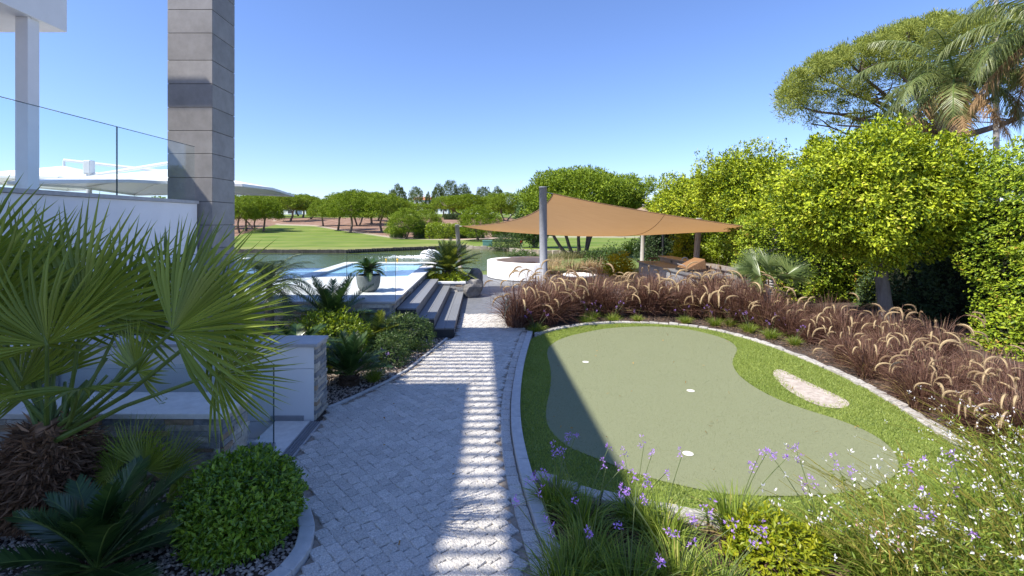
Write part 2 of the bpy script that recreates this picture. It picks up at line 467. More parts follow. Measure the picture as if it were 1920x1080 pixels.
# ------------------------------------------------------------------ outlines (world metres)
kerb_r = smooth(GP([(989, 626), (984, 640), (972, 676), (963, 718), (958, 762), (958, 806), (964, 852), (976, 905), (996, 972), (1022, 1048), (1044, 1110), (1090, 1220)]), False, 2)
path_left = [(-.42, 9.0), (-.43, 7.2), (-.5, 7.1)] + [tuple(p) for p in GP([(838, 638), (769, 696), (729, 720), (667, 749), (614, 771), (600, 797), (539, 875)])] + \
            [(-1.3, 3.3), (-1.12, 3.02), (-1.0, 2.84), (-.925, 2.68), (-.895, 2.5), (-.93, 2.34), (-1.02, 2.2), (-1.1, 1.5), (-1.1, -3)]
path_poly = np.array(path_left + [(.6, -3)] + [tuple(p) for p in kerb_r[::-1]] + [(.6, 9.0)])
outer = smooth(GP([(988, 642), (1020, 628), (1060, 618), (1110, 611.5), (1180, 608.5), (1260, 611.5), (1330, 620), (1400, 638), (1470, 662), (1540, 692), (1620, 730), (1700, 778),
                   (1780, 832), (1845, 880), (1885, 925), (1865, 965), (1770, 995), (1650, 1008), (1500, 1004), (1330, 978), (1250, 962), (1160, 943), (1090, 925), (1030, 905), (986, 886),
                   (974, 842), (968, 800), (969, 756), (974, 715), (981, 675)]), True, 2)
green = smooth(GP([(1023, 661), (1033, 696), (1033, 728), (1024, 766), (1023, 795), (1035, 819), (1063, 844), (1105, 861), (1151, 879), (1186, 893), (1232, 907), (1292, 921), (1344, 932),
                   (1397, 937), (1481, 938), (1551, 935), (1604, 928), (1639, 921), (1674, 904), (1688, 883), (1678, 854), (1657, 833), (1622, 812), (1569, 791), (1516, 775), (1463, 756),
                   (1421, 735), (1386, 710), (1373, 689), (1375, 675), (1384, 659), (1375, 647), (1358, 638), (1340, 632), (1292, 620), (1239, 615), (1186, 615), (1133, 619), (1098, 626),
                   (1063, 634), (1038, 645)]), True, 2)
bunker = smooth(GP([(1340 + u / 2.841, 580 + v / 2.841) for u, v in [(308, 338), (350, 328), (430, 368), (520, 412), (620, 456), (700, 496), (724, 520), (692, 542), (610, 542), (520, 517), (430, 472), (360, 422), (315, 372)]]), True, 2)

def sheet(name, poly, z, mt, parent=None, jitter=0):
    mb = MB()
    p = np.asarray(poly)
    mb.add(np.c_[p, np.full(len(p), z)], [list(range(len(p)))])
    o = mb.build(name, mt, parent)
    if o.data.polygons[0].normal.z < 0:
        o.data.flip_normals()
    return o

# ------------------------------------------------------------------ ground of the garden, with the stair well cut out
WELL = (-3.45, -1.80, 3.66, 4.22)
near_shore = np.array([(-80, 14.6), (-9, 14.6), (-4, 14.4), (-1.6, 14.8), (-.3, 17.2), (1.2, 19.0), (2.6, 22.5), (4.6, 25.5), (7.2, 27.2), (10.5, 28.6), (14, 33.0), (60, 40.0)])
xs = np.unique(np.r_[np.linspace(-80, -12, 8), np.linspace(-11, 14, 51), np.linspace(16, 60, 10), WELL[0], WELL[1]])
rows = np.unique(np.r_[np.linspace(-12, 13, 26), WELL[2], WELL[3]])
V, Fq = [], []
shoreY = np.interp(xs, near_shore[:, 0], near_shore[:, 1])
nr = len(rows) + 8
for j in range(nr):
    if j < len(rows):
        yy = np.full(len(xs), rows[j])
    else:
        t = (j - len(rows) + 1) / 8
        yy = rows[-1] + (shoreY - rows[-1]) * t
    V.append(np.c_[xs, yy, np.zeros(len(xs))])
V = np.vstack(V)
nx = len(xs)
for j in range(nr - 1):
    for i in range(nx - 1):
        if j < len(rows) - 1 and WELL[0] - .001 < xs[i] < WELL[1] - .001 and WELL[2] - .001 < rows[j] < WELL[3] - .001:
            continue
        a = j * nx + i
        Fq.append((a, a + 1, a + nx + 1, a + nx))
V[:, 2] -= .12 * np.clip((V[:, 1] - 15.0) / 4, 0, 1)
ground = setting(MB().add(V, Fq).build('ground', M['soil']))
lawn = MB()
i = np.arange(nx - 1)
e0 = V[-nx:]
lawn.add(np.vstack([e0, e0 - (0, 0, 1.3)]), np.stack([i, i + 1, i + 1 + nx, i + nx], 1))
setting(lawn.build('lake_bank', M['bankstone']))
setting(MB().add([(-900, 10, -1.4), (900, 10, -1.4), (900, 1500, -1.4), (-900, 1500, -1.4)], [(0, 1, 2, 3)]).build('lake_bed', mat('lake_mud', (.03, .04, .015), (.05, .06, .02), 1)))
setting(MB().add([(-160, 13, -.35), (60, 13, -.35), (60, 60, -.35), (-160, 60, -.35)], [(0, 1, 2, 3)]).build('lake', M['lake']))
# grass verge beyond the terrace, before the lake
verge = np.vstack([np.c_[np.linspace(-.3, 9, 14), np.interp(np.linspace(-.3, 9, 14), near_shore[:, 0], near_shore[:, 1]) - .05], [(9, 17.5), (-.35, 15.7)]])
vo = sheet('grass_verge', verge, 0.0, M['turf']); setting(vo)
vz = np.array([v.co[:] for v in vo.data.vertices]); 
for v in vo.data.vertices:
    v.co.z = .012 - .12 * min(1, max(0, (v.co.y - 15.0) / 4))

# ------------------------------------------------------------------ golf course across the lake
shore_px = np.array([(-1500, 466), (300, 467), (440, 468), (560, 469), (650, 469), (740, 465), (870, 460.5), (905, 462), (980, 468), (1040, 470), (1150, 474), (1300, 478), (2600, 480)], float)
LEFT = np.array([(0, -.15), (32, -.15), (45, -.04), (60, .29), (80, 1.04), (100, 1.97), (130, 3.0), (200, 4.6), (400, 7), (1400, 14)])
RIGHT = np.array([(0, -.15), (32, -.15), (45, -.2), (60, -.23), (75, -.2), (100, .54), (200, 2.4), (400, 5), (1400, 12)])
def terrain_z(X, Y):
    px = VX + F * X / Y
    s = np.clip((px - 900) / 160, 0, 1); s = s * s * (3 - 2 * s)
    z = (1 - s) * np.interp(Y, LEFT[:, 0], LEFT[:, 1]) + s * np.interp(Y, RIGHT[:, 0], RIGHT[:, 1])
    return z + .05 * np.sin(X * .31 + Y * .17) * np.clip((Y - 36) / 20, 0, 1)
def ground_at(px, py):
    """point of the golf course seen in direction px, py"""
    Ys = np.linspace(29, 300, 4000)
    Xs = (px - VX) / F * Ys
    z = terrain_z(Xs, Ys)
    pz = VY + (CAMH - z) / Ys * F
    k = int(np.argmin(np.abs(pz - py)))
    return Vector((Xs[k], Ys[k], z[k]))
pxs = np.r_[np.linspace(-1500, 420, 40), np.linspace(430, 1320, 180), np.linspace(1340, 2600, 40)]
npx = len(pxs)
sh = np.interp(pxs, shore_px[:, 0], shore_px[:, 1])
Y0 = (CAMH + .15) * F / (sh - VY)
tt = np.linspace(0, 1, 150)
Yg = Y0[None] * (1200 / Y0[None]) ** (tt[:, None] ** 1.25)
Xg = (pxs[None] - VX) / F * Yg
Zg = terrain_z(Xg, Yg); Zg[0] = -.15
pyg = VY + (CAMH - Zg) / Yg * F
lim = np.interp(pxs, [430, 445, 490, 520, 590, 640, 700, 740, 850, 985, 1000, 1300], [446, 443, 428, 421.5, 424, 433, 440, 447, 450.5, 447, 380, 380])[None]
brown = np.clip((lim - pyg) / 1.2, 0, 1) * np.clip((pyg - 407.5) / 1.5, 0, 1)
pathm = np.exp(-((pyg - np.interp(pxs, [430, 520, 590, 640, 740, 850, 985, 1300], [300, 421, 423, 431, 446, 450, 444, 444.5])[None]) / 1.0) ** 2) * (pxs[None] > 500)
pathm = np.clip(pathm, 0, 1) * .9
dry = np.clip(1 - (sh[None] - pyg) / 7, 0, 1) * (pxs[None] < 880) * .8 + .35 * np.clip(np.sin(pyg * 1.1 + Xg * .05), 0, 1)
dry = np.where((pxs[None] > 1040) & (pyg < 442), .9, dry)
tm = MB()
ii, jj = np.meshgrid(np.arange(npx - 1), np.arange(149))
a = (jj * npx + ii).ravel()
tm.add(np.stack([Xg, Yg, Zg], -1).reshape(-1, 3), np.stack([a, a + 1, a + npx + 1, a + npx], 1))
ter = setting(tm.build('golf_course_terrain', M['terrain'], smooth_=True))
ca = ter.data.color_attributes.new('cover', 'FLOAT_COLOR', 'POINT')
ca.data.foreach_set('color', np.stack([brown, np.clip(dry, 0, 1), pathm, np.ones_like(brown)], -1).astype(np.float32).ravel())
# retaining edge of the far bank: timber piles on the left, pale stone on the right
bank = tag(thing('lake_edging', 'dark timber pile edging along the far lawn of the lake', 'edging', (0, 33, -.5)), None)
bank2 = thing('lake_edging', 'low pale stone edging along the far lake shore beside the shrubs', 'edging', (3, 33, -.5))
def shore_pt(px):
    y = np.interp(px, shore_px[:, 0], shore_px[:, 1]); Y = (CAMH + .15) * F / (y - VY)
    return np.array([(px - VX) / F * Y, Y])
k = 0
pcur = 300.0
pile_mesh = None
while pcur < 880:
    q = shore_pt(pcur)
    h = -.12 + rng.uniform(-.01, .02)
    if pile_mesh is None:
        pile_mesh = MB().rbox((0, 0, 0), (.19, .16, .9)).build('pile', M['bank'], bank, local=True, bevel=0)
        o = pile_mesh
    else:
        o = pile_mesh.copy(); COL.objects.link(o); o.parent = bank
    o.location = Vector((q[0], q[1] - .08, h - .45)) - bank.location
    pcur += 4.4
stone_mesh = None
while pcur < 1230:
    q = shore_pt(pcur)
    if stone_mesh is None:
        stone_mesh = MB().rbox((0, 0, 0), (.5, .3, .6), jit=.015).build('stone', M['bankstone'], bank2, local=True); o = stone_mesh
    else:
        o = stone_mesh.copy(); COL.objects.link(o); o.parent = bank2
    o.location = Vector((q[0], q[1] - .12, -.42 + rng.uniform(-.02, .03))) - bank2.location
    o.rotation_euler[2] = rng.uniform(-.12, .12)
    pcur += 13.5

# ------------------------------------------------------------------ cobbled path
path = setting(sheet('path', path_poly, .006, M['sand_joint']))
def cobble_mesh(i, sx=.0795, sy=.0795):
    r = np.random.default_rng(100 + i)
    base = np.array([(-1, -1), (0, -1.03), (1, -1), (1.03, 0), (1, 1), (0, 1.03), (-1, 1), (-1.03, 0)]) * .5
    base = base * (1 + r.normal(0, .045, base.shape)) * np.array([sx, sy]) * .955
    n = 8
    top = base * .9 + r.normal(0, .0015, base.shape)
    tl = r.normal(0, .012, 2)
    v = np.vstack([np.c_[base, np.zeros(n)], np.c_[base, np.full(n, .010)], np.c_[top, .0155 + top @ tl]])
    i_ = np.arange(n); j_ = (i_ + 1) % n
    mb = MB().add(v, np.stack([i_, j_, j_ + n, i_ + n], 1), np.stack([i_ + n, j_ + n, j_ + 2 * n, i_ + 2 * n], 1), [list(range(2 * n, 3 * n))])
    return mb
spots = []
S = .076
ang = R(40)
ca_, sa_ = math.cos(ang), math.sin(ang)
for u in range(-140, 200):
    for v in range(-165, 190):
        off = .5 * S if u % 2 else 0
        x0, y0 = u * S * .98, v * S * 1.06 + off * .8 + .03 * math.sin(u * .35)
        x = x0 * ca_ - y0 * sa_; y = x0 * sa_ + y0 * ca_
        if -.95 < y < 9.0 and -1.6 < x < .9:
            spots.append((x, y, ang + rng.normal(0, .07), 0))
spots = np.array(spots)
kr = resample(kerb_r, .115)
border = kr - np.stack([np.full(len(kr), .05), np.zeros(len(kr))], 1)
tb = np.gradient(border, axis=0)
keep = inpoly(spots[:, :2], path_poly)
def seg_dist(p, line):
    d = np.full(len(p), 1e9)
    for a_, b_ in zip(line[:-1], line[1:]):
        ab = b_ - a_; t = np.clip(((p - a_) @ ab) / (ab @ ab), 0, 1)
        d = np.minimum(d, np.linalg.norm(p - a_ - t[:, None] * ab, axis=1))
    return d
pl = np.array(path_left)
keep &= (seg_dist(spots[:, :2], kerb_r) > .112) & (seg_dist(spots[:, :2], pl) > .03)
spots = spots[keep]
allsp = [(x, y, r, 0) for x, y, r, _ in spots] + [(p[0], p[1], math.atan2(t[1], t[0]), 1) for p, t in zip(border, tb) if -.9 < p[1] < 9]
vis = [s for s in allsp if s[1] > 2.2]
hid = [s for s in allsp if s[1] <= 2.2]
vis.sort(key=lambda s: s[1])
cvars = [cobble_mesh(i) for i in range(8)]
cb = []
for i, c in enumerate(cvars):
    o = c.build('cobble', M['granite'], path, local=True); o.location = (0, 0, -5); cb.append(o)
used = set()
rest = MB()
for k, (x, y, r, b) in enumerate(vis + hid):
    i = int(rng.integers(8))
    sc = (1.4, 1.08) if b else (1, 1)
    if k < 300:
        if i not in used:
            o = cb[i]; used.add(i)
        else:
            o = cb[i].copy(); COL.objects.link(o); o.parent = path
        o.location = (x, y, .004 + rng.uniform(-.003, .004))
        o.rotation_euler = (rng.normal(0, .014), rng.normal(0, .014), r + int(rng.integers(4)) * math.pi / 2 * (0 if b else 1))
        o.scale = (*sc, 1)
    else:
        c = cvars[i]
        v = np.vstack(c.v) * (sc[0], sc[1], 1)
        cr_, sr_ = math.cos(r), math.sin(r)
        v = v @ np.array([[cr_, sr_, 0], [-sr_, cr_, 0], [0, 0, 1]]) + (x, y, .004 + rng.uniform(-.003, .004))
        rest.add(v, *c.f)
tag(rest.build('cobbles_beyond', M['granite'], path), None, kind='stuff')

# concrete kerbs: lengths butted end to end
def kerb(name, line, w, z0, z1, mt, parent, step, side=1, gap=.006):
    line = resample(line, .06)
    d = np.r_[0, np.cumsum(np.linalg.norm(np.diff(line, axis=0), axis=1))]
    s = 0
    while s < d[-1] - .02:
        e = min(s + step, d[-1])
        n = max(3, int((e - s) / .08) + 1)
        q = np.linspace(s + gap / 2, e - gap / 2, n)
        c = np.stack([np.interp(q, d, line[:, 0]), np.interp(q, d, line[:, 1])], 1)
        t = nrm(np.gradient(c, axis=0)); nn = np.stack([t[:, 1], -t[:, 0]], 1) * side
        poly = np.vstack([c, (c + nn * w)[::-1]])
        mb = MB(); v = []
        a_, b_ = c, c + nn * w
        for P0, z in ((a_, z0), (b_, z0), (b_, z1), (a_, z1)):
            v.append(np.c_[P0, np.full(n, z)])
        v = np.vstack(v); i = np.arange(n - 1)
        fs = [np.stack([k_ * n + i, k_ * n + i + 1, ((k_ + 1) % 4) * n + i + 1, ((k_ + 1) % 4) * n + i], 1) for k_ in range(4)]
        mb.add(v, *fs, [(0, n, 2 * n, 3 * n)], [(n - 1, 4 * n - 1, 3 * n - 1, 2 * n - 1)])
        mb.build(name, mt, parent, bevel=.006)
        s = e
kt = thing('path_kerb', 'long curved concrete kerb between the cobbled path and the putting green', 'kerb', (.5, 5, 0))
kerb('kerb_length', kerb_r[::-1], .085, -.05, .052, M['kerb'], kt, .75, side=1)
kt2 = thing('path_kerb', 'short curved concrete kerb round the clipped bush beside the path', 'kerb', (-1, 2.6, 0))
kerb('kerb_length', np.array([(-1.12, 3.02), (-1.0, 2.84), (-.925, 2.68), (-.895, 2.5), (-.93, 2.34), (-1.02, 2.2), (-1.08, 1.9)]), .085, -.05, .048, M['kerb'], kt2, .36, side=1)
# thin edging strip between path and gravel bed
kt3 = thing('path_edging', 'thin flush concrete strip between the cobbles and the gravel bed', 'edging', (-1, 6, 0))
kerb('edging_length', GP([(840, 636), (769, 694), (729, 718), (667, 747), (616, 769)]), .035, -.05, .026, M['kerb'], kt3, .6, side=1)

# ------------------------------------------------------------------ putting green
fringe = setting(sheet('turf_fringe', outer, .02, M['turf']))
pg = setting(sheet('putting_green', green, .0265, M['putt']))
bk = setting(sheet('sand_bunker', bunker, .0275, M['sand']))
for (px, py, lb) in [(1098, 679, 'white golf cup beside the shade line on the putting green'), (1295, 733, 'white golf cup in the middle of the putting green'),
                     (1290, 851, 'white golf cup on the putting green close behind the lilac flowers')]:
    c = G(px, py, .027)
    t = thing('golf_cup', lb, 'golf cup', (c.x, c.y, .027))
    mb = MB().lathe((c.x, c.y, .0275), [(.033, 0), (.033, .0015), (.03, .002)], 20); mb.build('cup_base', M['cup'], t)
    n = 20; th = np.arange(n) / n * 2 * np.pi
    ring = MB(); cs = np.c_[np.cos(th), np.sin(th)]
    v = np.vstack([np.c_[cs * .038 + (c.x, c.y), np.full(n, .029)], np.c_[cs * .038 + (c.x, c.y), np.full(n, .031)], np.c_[cs * .032 + (c.x, c.y), np.full(n, .031)], np.c_[cs * .032 + (c.x, c.y), np.full(n, .0298)]])
    i = np.arange(n); j = (i + 1) % n
    ring.add(v, *[np.stack([k_ * n + i, k_ * n + j, (k_ + 1) * n + j, (k_ + 1) * n + i], 1) for k_ in range(3)])
    ring.build('rim', M['cup'], t)

def scatter(poly, n, avoid=()):
    p = np.asarray(poly)
    lo, hi = p.min(0), p.max(0)
    out = np.zeros((0, 2))
    while len(out) < n:
        q = rng.uniform(lo, hi, (n * 2, 2))
        k = inpoly(q, p)
        for a_ in avoid:
            k &= ~inpoly(q, a_)
        out = np.vstack([out, q[k]])
    return out[:n]

def blades1(mb, base, h, w, lean=.5):
    """single-triangle blades"""
    n = len(base)
    th = rng.uniform(0, 2 * np.pi, n)
    s = np.c_[np.cos(th), np.sin(th), np.zeros(n)] * (w * .5)[:, None]
    tip = np.c_[rng.normal(0, lean, (n, 2)) * h[:, None], h]
    v = np.stack([base - s, base + s, base + tip], 1).reshape(-1, 3)
    mb.add(v, np.arange(3 * n).reshape(-1, 3))

tb_ = scatter(outer, 120000, (green, bunker))
mb = MB(); blades1(mb, np.c_[tb_, np.full(len(tb_), .02)], rng.uniform(.009, .022, len(tb_)), rng.uniform(.004, .008, len(tb_)), .6)
tag(mb.build('turf_blades', M['turfblade'], fringe), None, kind='stuff')
# grass creeping over the far rim of the bunker
bb = scatter(bunker, 2500); edge_d = seg_dist(bb, np.vstack([bunker, bunker[:1]]))
topside = bb[(edge_d < .1 * rng.uniform(0, 1, len(bb)) ** 1.5) & (rng.uniform(0, 1, len(bb)) < .8)]
mb = MB(); blades1(mb, np.c_[topside, np.full(len(topside), .028)], rng.uniform(.01, .03, len(topside)), rng.uniform(.004, .007, len(topside)), .9)
tag(mb.build('turf_blades', M['turfblade'], fringe), None, kind='stuff')
# very short pile of the putting surface
pb = scatter(green, 150000)
mb = MB(); blades1(mb, np.c_[pb, np.full(len(pb), .0262)], rng.uniform(.002, .005, len(pb)), rng.uniform(.002, .004, len(pb)), .8)
tag(mb.build('green_pile', leafmat('putting_pile', (.155, .17, .08), (.275, .29, .17), .2, .7, .1), pg), None, kind='stuff')

# granite sett edging round the turf
ed = thing('sett_edging', 'pale granite sett edging curving round the putting green turf', 'edging', (2.2, 6, 0))
ol = resample(outer, .15, True)
for k in range(len(ol)):
    p = ol[k]; t = ol[(k + 1) % len(ol)] - p
    if seg_dist(p[None], kerb_r)[0] < .16 and p[0] < 1:
        continue
    nn = np.array([t[1], -t[0]]) / np.linalg.norm(t)
    if inpoly((p + nn * .1)[None], outer)[0]:
        nn = -nn
    c = p + t / 2 + nn * .035
    w = .08 if p[1] > 4.2 else .1
    MB().rbox((c[0], c[1], .0), (np.linalg.norm(t) * .95, w * rng.uniform(.9, 1.12), .1 + rng.uniform(-.008, .012)), math.atan2(t[1], t[0]) + rng.normal(0, .06), jit=.005).build('sett', M['granite_pale'] if 'granite_pale' in M else M.setdefault('granite_pale', mat('pale_granite', (.3, .28, .25), (.52, .49, .44), 40, .8, .6, 60, vary=.14)), ed, bevel=.008)

# mulch chips and gravel
def chips(mb, base, s):
    n = len(base)
    d = nrm(rng.normal(0, 1, (n, 3)) * (1, 1, .35)); u = nrm(np.cross(d, nrm(rng.normal(0, 1, (n, 3)))))
    L_ = (s * rng.uniform(.6, 1.6, n))[:, None]; W_ = (s * rng.uniform(.2, .5, n))[:, None]
    v = np.stack([base - d * L_ - u * W_, base + d * L_ - u * W_ * .6, base + d * L_ * .9 + u * W_, base - d * L_ + u * W_ * .8], 1).reshape(-1, 3)
    mb.add(v, np.arange(4 * n).reshape(-1, 4))
bed_r = GP([(996, 895), (1030, 912), (1100, 935), (1250, 972), (1400, 1000), (1650, 1022), (1800, 1010), (1900, 960), (2100, 1000), (2100, 1150), (1060, 1150), (1020, 1000)])
bed_t = np.vstack([GP([(940, 622), (1000, 612), (1100, 603), (1200, 600), (1300, 606), (1400, 628), (1500, 660), (1620, 715), (1720, 772), (1800, 828), (1880, 890), (1960, 960)]), [(4.6, 3.3), (6.2, 4.4), (6.6, 7.5), (5.0, 9.4), (2, 9.6), (.7, 9.0)]])
mb = MB()
q = np.vstack([scatter(bed_r, 9000), scatter(bed_t, 16000, (outer,))])
chips(mb, np.c_[q, rng.uniform(.002, .022, len(q))], np.full(len(q), .014))
tag(mb.build('bark_mulch', M['chip']), 'brown bark mulch strewn over the planting beds', 'mulch', kind='stuff')
octv = np.array([(1, 0, 0), (0, 1, 0), (-1, 0, 0), (0, -1, 0), (0, 0, 1), (0, 0, -1)], float)
octf = np.array([(0, 1, 4), (1, 2, 4), (2, 3, 4), (3, 0, 4), (1, 0, 5), (2, 1, 5), (3, 2, 5), (0, 3, 5)])
def pebbles(mb, base, s):
    n = len(base)
    sc = rng.uniform(.5, 1.2, (n, 1, 3)) * s * np.array([1, 1, .6])
    th = rng.uniform(0, 6.28, n); c, s_ = np.cos(th), np.sin(th)
    v = octv[None] * sc * (1 + rng.normal(0, .12, (n, 6, 1)))
    v = np.stack([v[..., 0] * c[:, None] - v[..., 1] * s_[:, None], v[..., 0] * s_[:, None] + v[..., 1] * c[:, None], v[..., 2]], -1) + base[:, None]
    mb.add(v.reshape(-1, 3), (octf[None] + (np.arange(n) * 6)[:, None, None]).reshape(-1, 3))
bed_l = np.array([(-.45, 7.2), (-.52, 7.08)] + [tuple(p) for p in GP([(838, 638), (769, 696), (729, 720), (667, 749), (614, 771)])] + [(-1.5, 4.6), (-3, 4.6), (-3.2, 7), (-1.2, 7.0)])
bed_ll = np.array([(-1.14, 3.0), (-1.03, 2.85), (-.95, 2.68), (-.92, 2.5), (-.96, 2.33), (-1.1, 2.1), (-3.4, 2.0), (-3.4, 3.2), (-1.6, 3.22), (-1.45, 3.3)])
q = np.vstack([scatter(bed_l, 9000), scatter(bed_ll, 7000)])
mb = MB(); pebbles(mb, np.c_[q, rng.uniform(0, .012, len(q))], .014)
tag(mb.build('gravel', M['pebble']), 'pinkish gravel between the plants beside the path', 'gravel', kind='stuff')

# a few fallen leaves
q = np.vstack([scatter(outer, 60), scatter(path_poly[path_poly[:, 1] > -5], 70)])
q = q[q[:, 1] > 2.2]
zz = np.where(inpoly(q, path_poly), .03, .045)
mb = MB(); chips(mb, np.c_[q, zz], np.full(len(q), .011))
tag(mb.build('fallen_leaves', leafmat('dry_leaf', (.2, .1, .03), (.5, .3, .08), .2, .7, .2)), 'small dry leaves fallen on the path and turf', 'leaves', kind='stuff')

# unseen pale paving, added behind the viewer to bounce light into the shade
bounce_paving = setting(MB().box(.75, 6.4, -7.5, 1.2, -.1, .004).build('bounce_paving', M['joint']))
for i in range(9):
    for j in range(14):
        MB().box(.75 + .62 * i + .003, .75 + .62 * i + .617, -7.5 + .62 * j + .003, -7.5 + .62 * j + .617, -.02, .016).build('paving_slab', M['whitestone'], bounce_paving)

# ------------------------------------------------------------------ stone clad walls by the path
def cladding(parent, origin, u, length, z0, z1, n, hmin=.028, hmax=.045, lmin=.09, lmax=.24, depth=.02, smalls=None):
    """courses of split stones on a face: u = direction along the face, n = outward normal"""
    u, n, origin = np.array(u, float), np.array(n, float), np.array(origin, float)
    z = z0
    while z < z1 - .012:
        h = min(rng.uniform(hmin, hmax), z1 - z)
        s = -rng.uniform(0, .1)
        while s < length:
            l = rng.uniform(lmin, lmax)
            a_, b_ = max(s, 0), min(s + l, length)
            if b_ - a_ > .012:
                d = depth * rng.uniform(.45, 1.25)
                p0 = origin + u * (a_ + .001); p1 = origin + u * (b_ - .001)
                v = []
                for zz in (z + .0012, z + h - .0012):
                    v += [p0 + (0, 0, zz), p1 + (0, 0, zz), p1 + n * (d + rng.normal(0, .0025)) + (0, 0, zz), p0 + n * (d + rng.normal(0, .0025)) + (0, 0, zz)]
                mb = MB().add(v, [(0, 3, 2, 1), (4, 5, 6, 7), (0, 1, 5, 4), (1, 2, 6, 5), (2, 3, 7, 6), (3, 0, 4, 7)])
                if smalls is not None:
                    smalls.add(np.vstack(mb.v), *mb.f)
                else:
                    mb.build('stone', M['clad'], parent)
            s += l
        z += h

# near low wall
w = thing('garden_wall', 'low stone clad wall with a pale coping behind the fan palm', 'wall', (-2.6, 3.45, 0))
MB().box(-3.6, -1.775, 3.275, 3.635, -.95, .415).build('core', M['joint'], w)
cladding(w, (-3.6, 3.275, 0), (1, 0, 0), 1.825, .0, .412, (0, -1, 0))
cladding(w, (-1.775, 3.275, 0), (0, 1, 0), .36, .0, .412, (1, 0, 0))
MB().box(-3.6, -1.742, 3.243, 3.66, .418, .455).build('coping', M['whitestone'], w, bevel=.004)
# tall white wall by the stair
w2 = thing('garden_wall', 'white rendered wall with stone clad end beside the drain grate', 'wall', (-2.6, 4.38, 0))
MB().box(-4.6, -1.475, 4.225, 4.53, -.95, .455).build('render_lower', M['white'], w2)
MB().box(-4.6, -1.475, 4.229, 4.53, .459, .645).build('render_upper', M['white'], w2)
cladding(w2, (-1.475, 4.228, 0), (0, 1, 0), .3, -.02, .642, (1, 0, 0), depth=.022)
MB().box(-4.6, -1.445, 4.212, 4.538, .648, .676).build('coping', M['coping'], w2, bevel=.003)
MB().box(-1.845, -1.56, 4.206, 4.2245, .004, .05).build('skirting', M['post'], w2)
# left stone wall
w3 = thing('garden_wall', 'beige stone clad wall on the far side of the fan palm', 'wall', (-3.9, 3.6, 0))
MB().box(-4.2, -3.7, 2.6, 4.2, -.95, .7).build('core', M['joint'], w3)
cladding(w3, (-3.7, 2.6, 0), (0, 1, 0), 1.6, .0, .7, (1, 0, 0), lmin=.12, lmax=.3, hmin=.04, hmax=.06)
MB().box(-4.22, -3.66, 2.58, 4.2, .703, .74).build('coping', M['whitestone'], w3, bevel=.004)
# stair well: threshold, steps down, grate
st = thing('stair', 'pale stone stair going down between the two garden walls', 'stair', (-1.8, 3.95, 0))
MB().box(-1.80, -1.50, 3.36, 4.204, -.12, .012).build('threshold', M['whitestone'], st, bevel=.003)
for k in range(5):
    MB().box(-2.12 - .3 * k, -1.803 - .3 * k, 3.665, 4.215, -.95, -.15 * (k + 1)).build('step', M['whitestone'], st, bevel=.004)
gr = thing('drain_grate', 'dark steel drain grate along the foot of the white wall', 'drain', (-1.45, 3.8, 0))
x0, x1, y0, y1 = -1.492, -1.40, 3.34, 4.2
MB().box(x0, x1, y0, y1, -.06, -.02).build('channel', M['black'], gr)
MB().box(x0 - .004, x0 + .004, y0, y1, -.02, .016).build('side_rail', M['steel'], gr)
MB().box(x1 - .004, x1 + .014, y0, y1, -.02, .016).build('side_rail', M['steel'], gr)
bar0 = None
for k in range(int((y1 - y0) / .022)):
    if bar0 is None:
        bar0 = MB().box(x0 + .005, x1 - .005, -.003, .003, -.006, .012).build('bar', M['post'], gr, local=True); o = bar0
    else:
        o = bar0.copy(); COL.objects.link(o); o.parent = gr
    o.location = Vector((0, y0 + .01 + k * .022, 0)) - gr.location
for k in range(3):
    xx = x0 + .023 * (k + 1)
    MB().box(xx - .002, xx + .002, y0, y1, -.008, .0105).build('rail', M['post'], gr)
gp = thing('glass_balustrade', 'frameless glass pane standing behind the low stone wall', 'glass pane', (-2.5, 3.68, 0))
MB().box(-3.55, -1.592, 3.672, 3.684, .06, .66).build('pane', M['glass'], gp)
MB().box(-1.591, -1.586, 3.671, 3.685, .06, .66).build('edge', M['glass_edge'], gp)
MB().box(-1.80, -1.58, 3.664, 3.692, .0125, .059).build('base_rail', M['post'], gp)

# ------------------------------------------------------------------ upper terrace on the left
tw = thing('terrace', 'raised white terrace wall with grey coping left of the stone column', 'terrace', (-8, 6, 0))
MB().box(-13, -5.43, -2, 9.2, -.9, 1.30).build('wall_lower', M['white'], tw)
MB().box(-13, -5.434, -2, 9.2, 1.304, 2.07).build('wall_upper', M['white'], tw)
MB().box(-13, -5.40, -2, 9.215, 2.074, 2.13).build('coping', M['coping'], tw, bevel=.004)
gb = thing('glass_balustrade', 'tall frameless glass balustrade along the terrace coping', 'glass balustrade', (-5.46, 7, 2.13))
yb = [1.0, 4.9, 7.215, 9.16]
for a_, b_ in zip(yb[:-1], yb[1:]):
    g = MB().box(-5.468, -5.452, a_ + .012, b_ - .004, 2.1, 3.15).build('pane', M['glass'], gb)
    MB().box(-5.469, -5.451, a_ + .001, a_ + .011, 2.1, 3.15).build('edge', M['glass_edge'], g)
    MB().box(-5.469, -5.451, a_ + .001, b_ - .004, 3.151, 3.158).build('top_edge', M['glass_edge'], g)
# terrace canopy slab with its pillar
cp = thing('terrace_canopy', 'white flat roof slab on a square white pillar above the terrace', 'canopy', (-9.5, 9, 2.13))
Yc = 10.2
MB().box(-16, -779 / 907 * Yc, -1, Yc, 5.72, 6.62).build('roof_slab', M['white'], cp, bevel=.01)
MB().box(-16, -779 / 907 * Yc + .06, -1, Yc + .05, 6.625, 6.66).build('roof_flashing', M['coping'], cp)
Yp = 9.4
MB().box((28 - VX) / F * Yp, (52 - VX) / F * Yp, Yp, Yp + .25, 2.13, 5.719).build('pillar', M['white'], cp, bevel=.006)

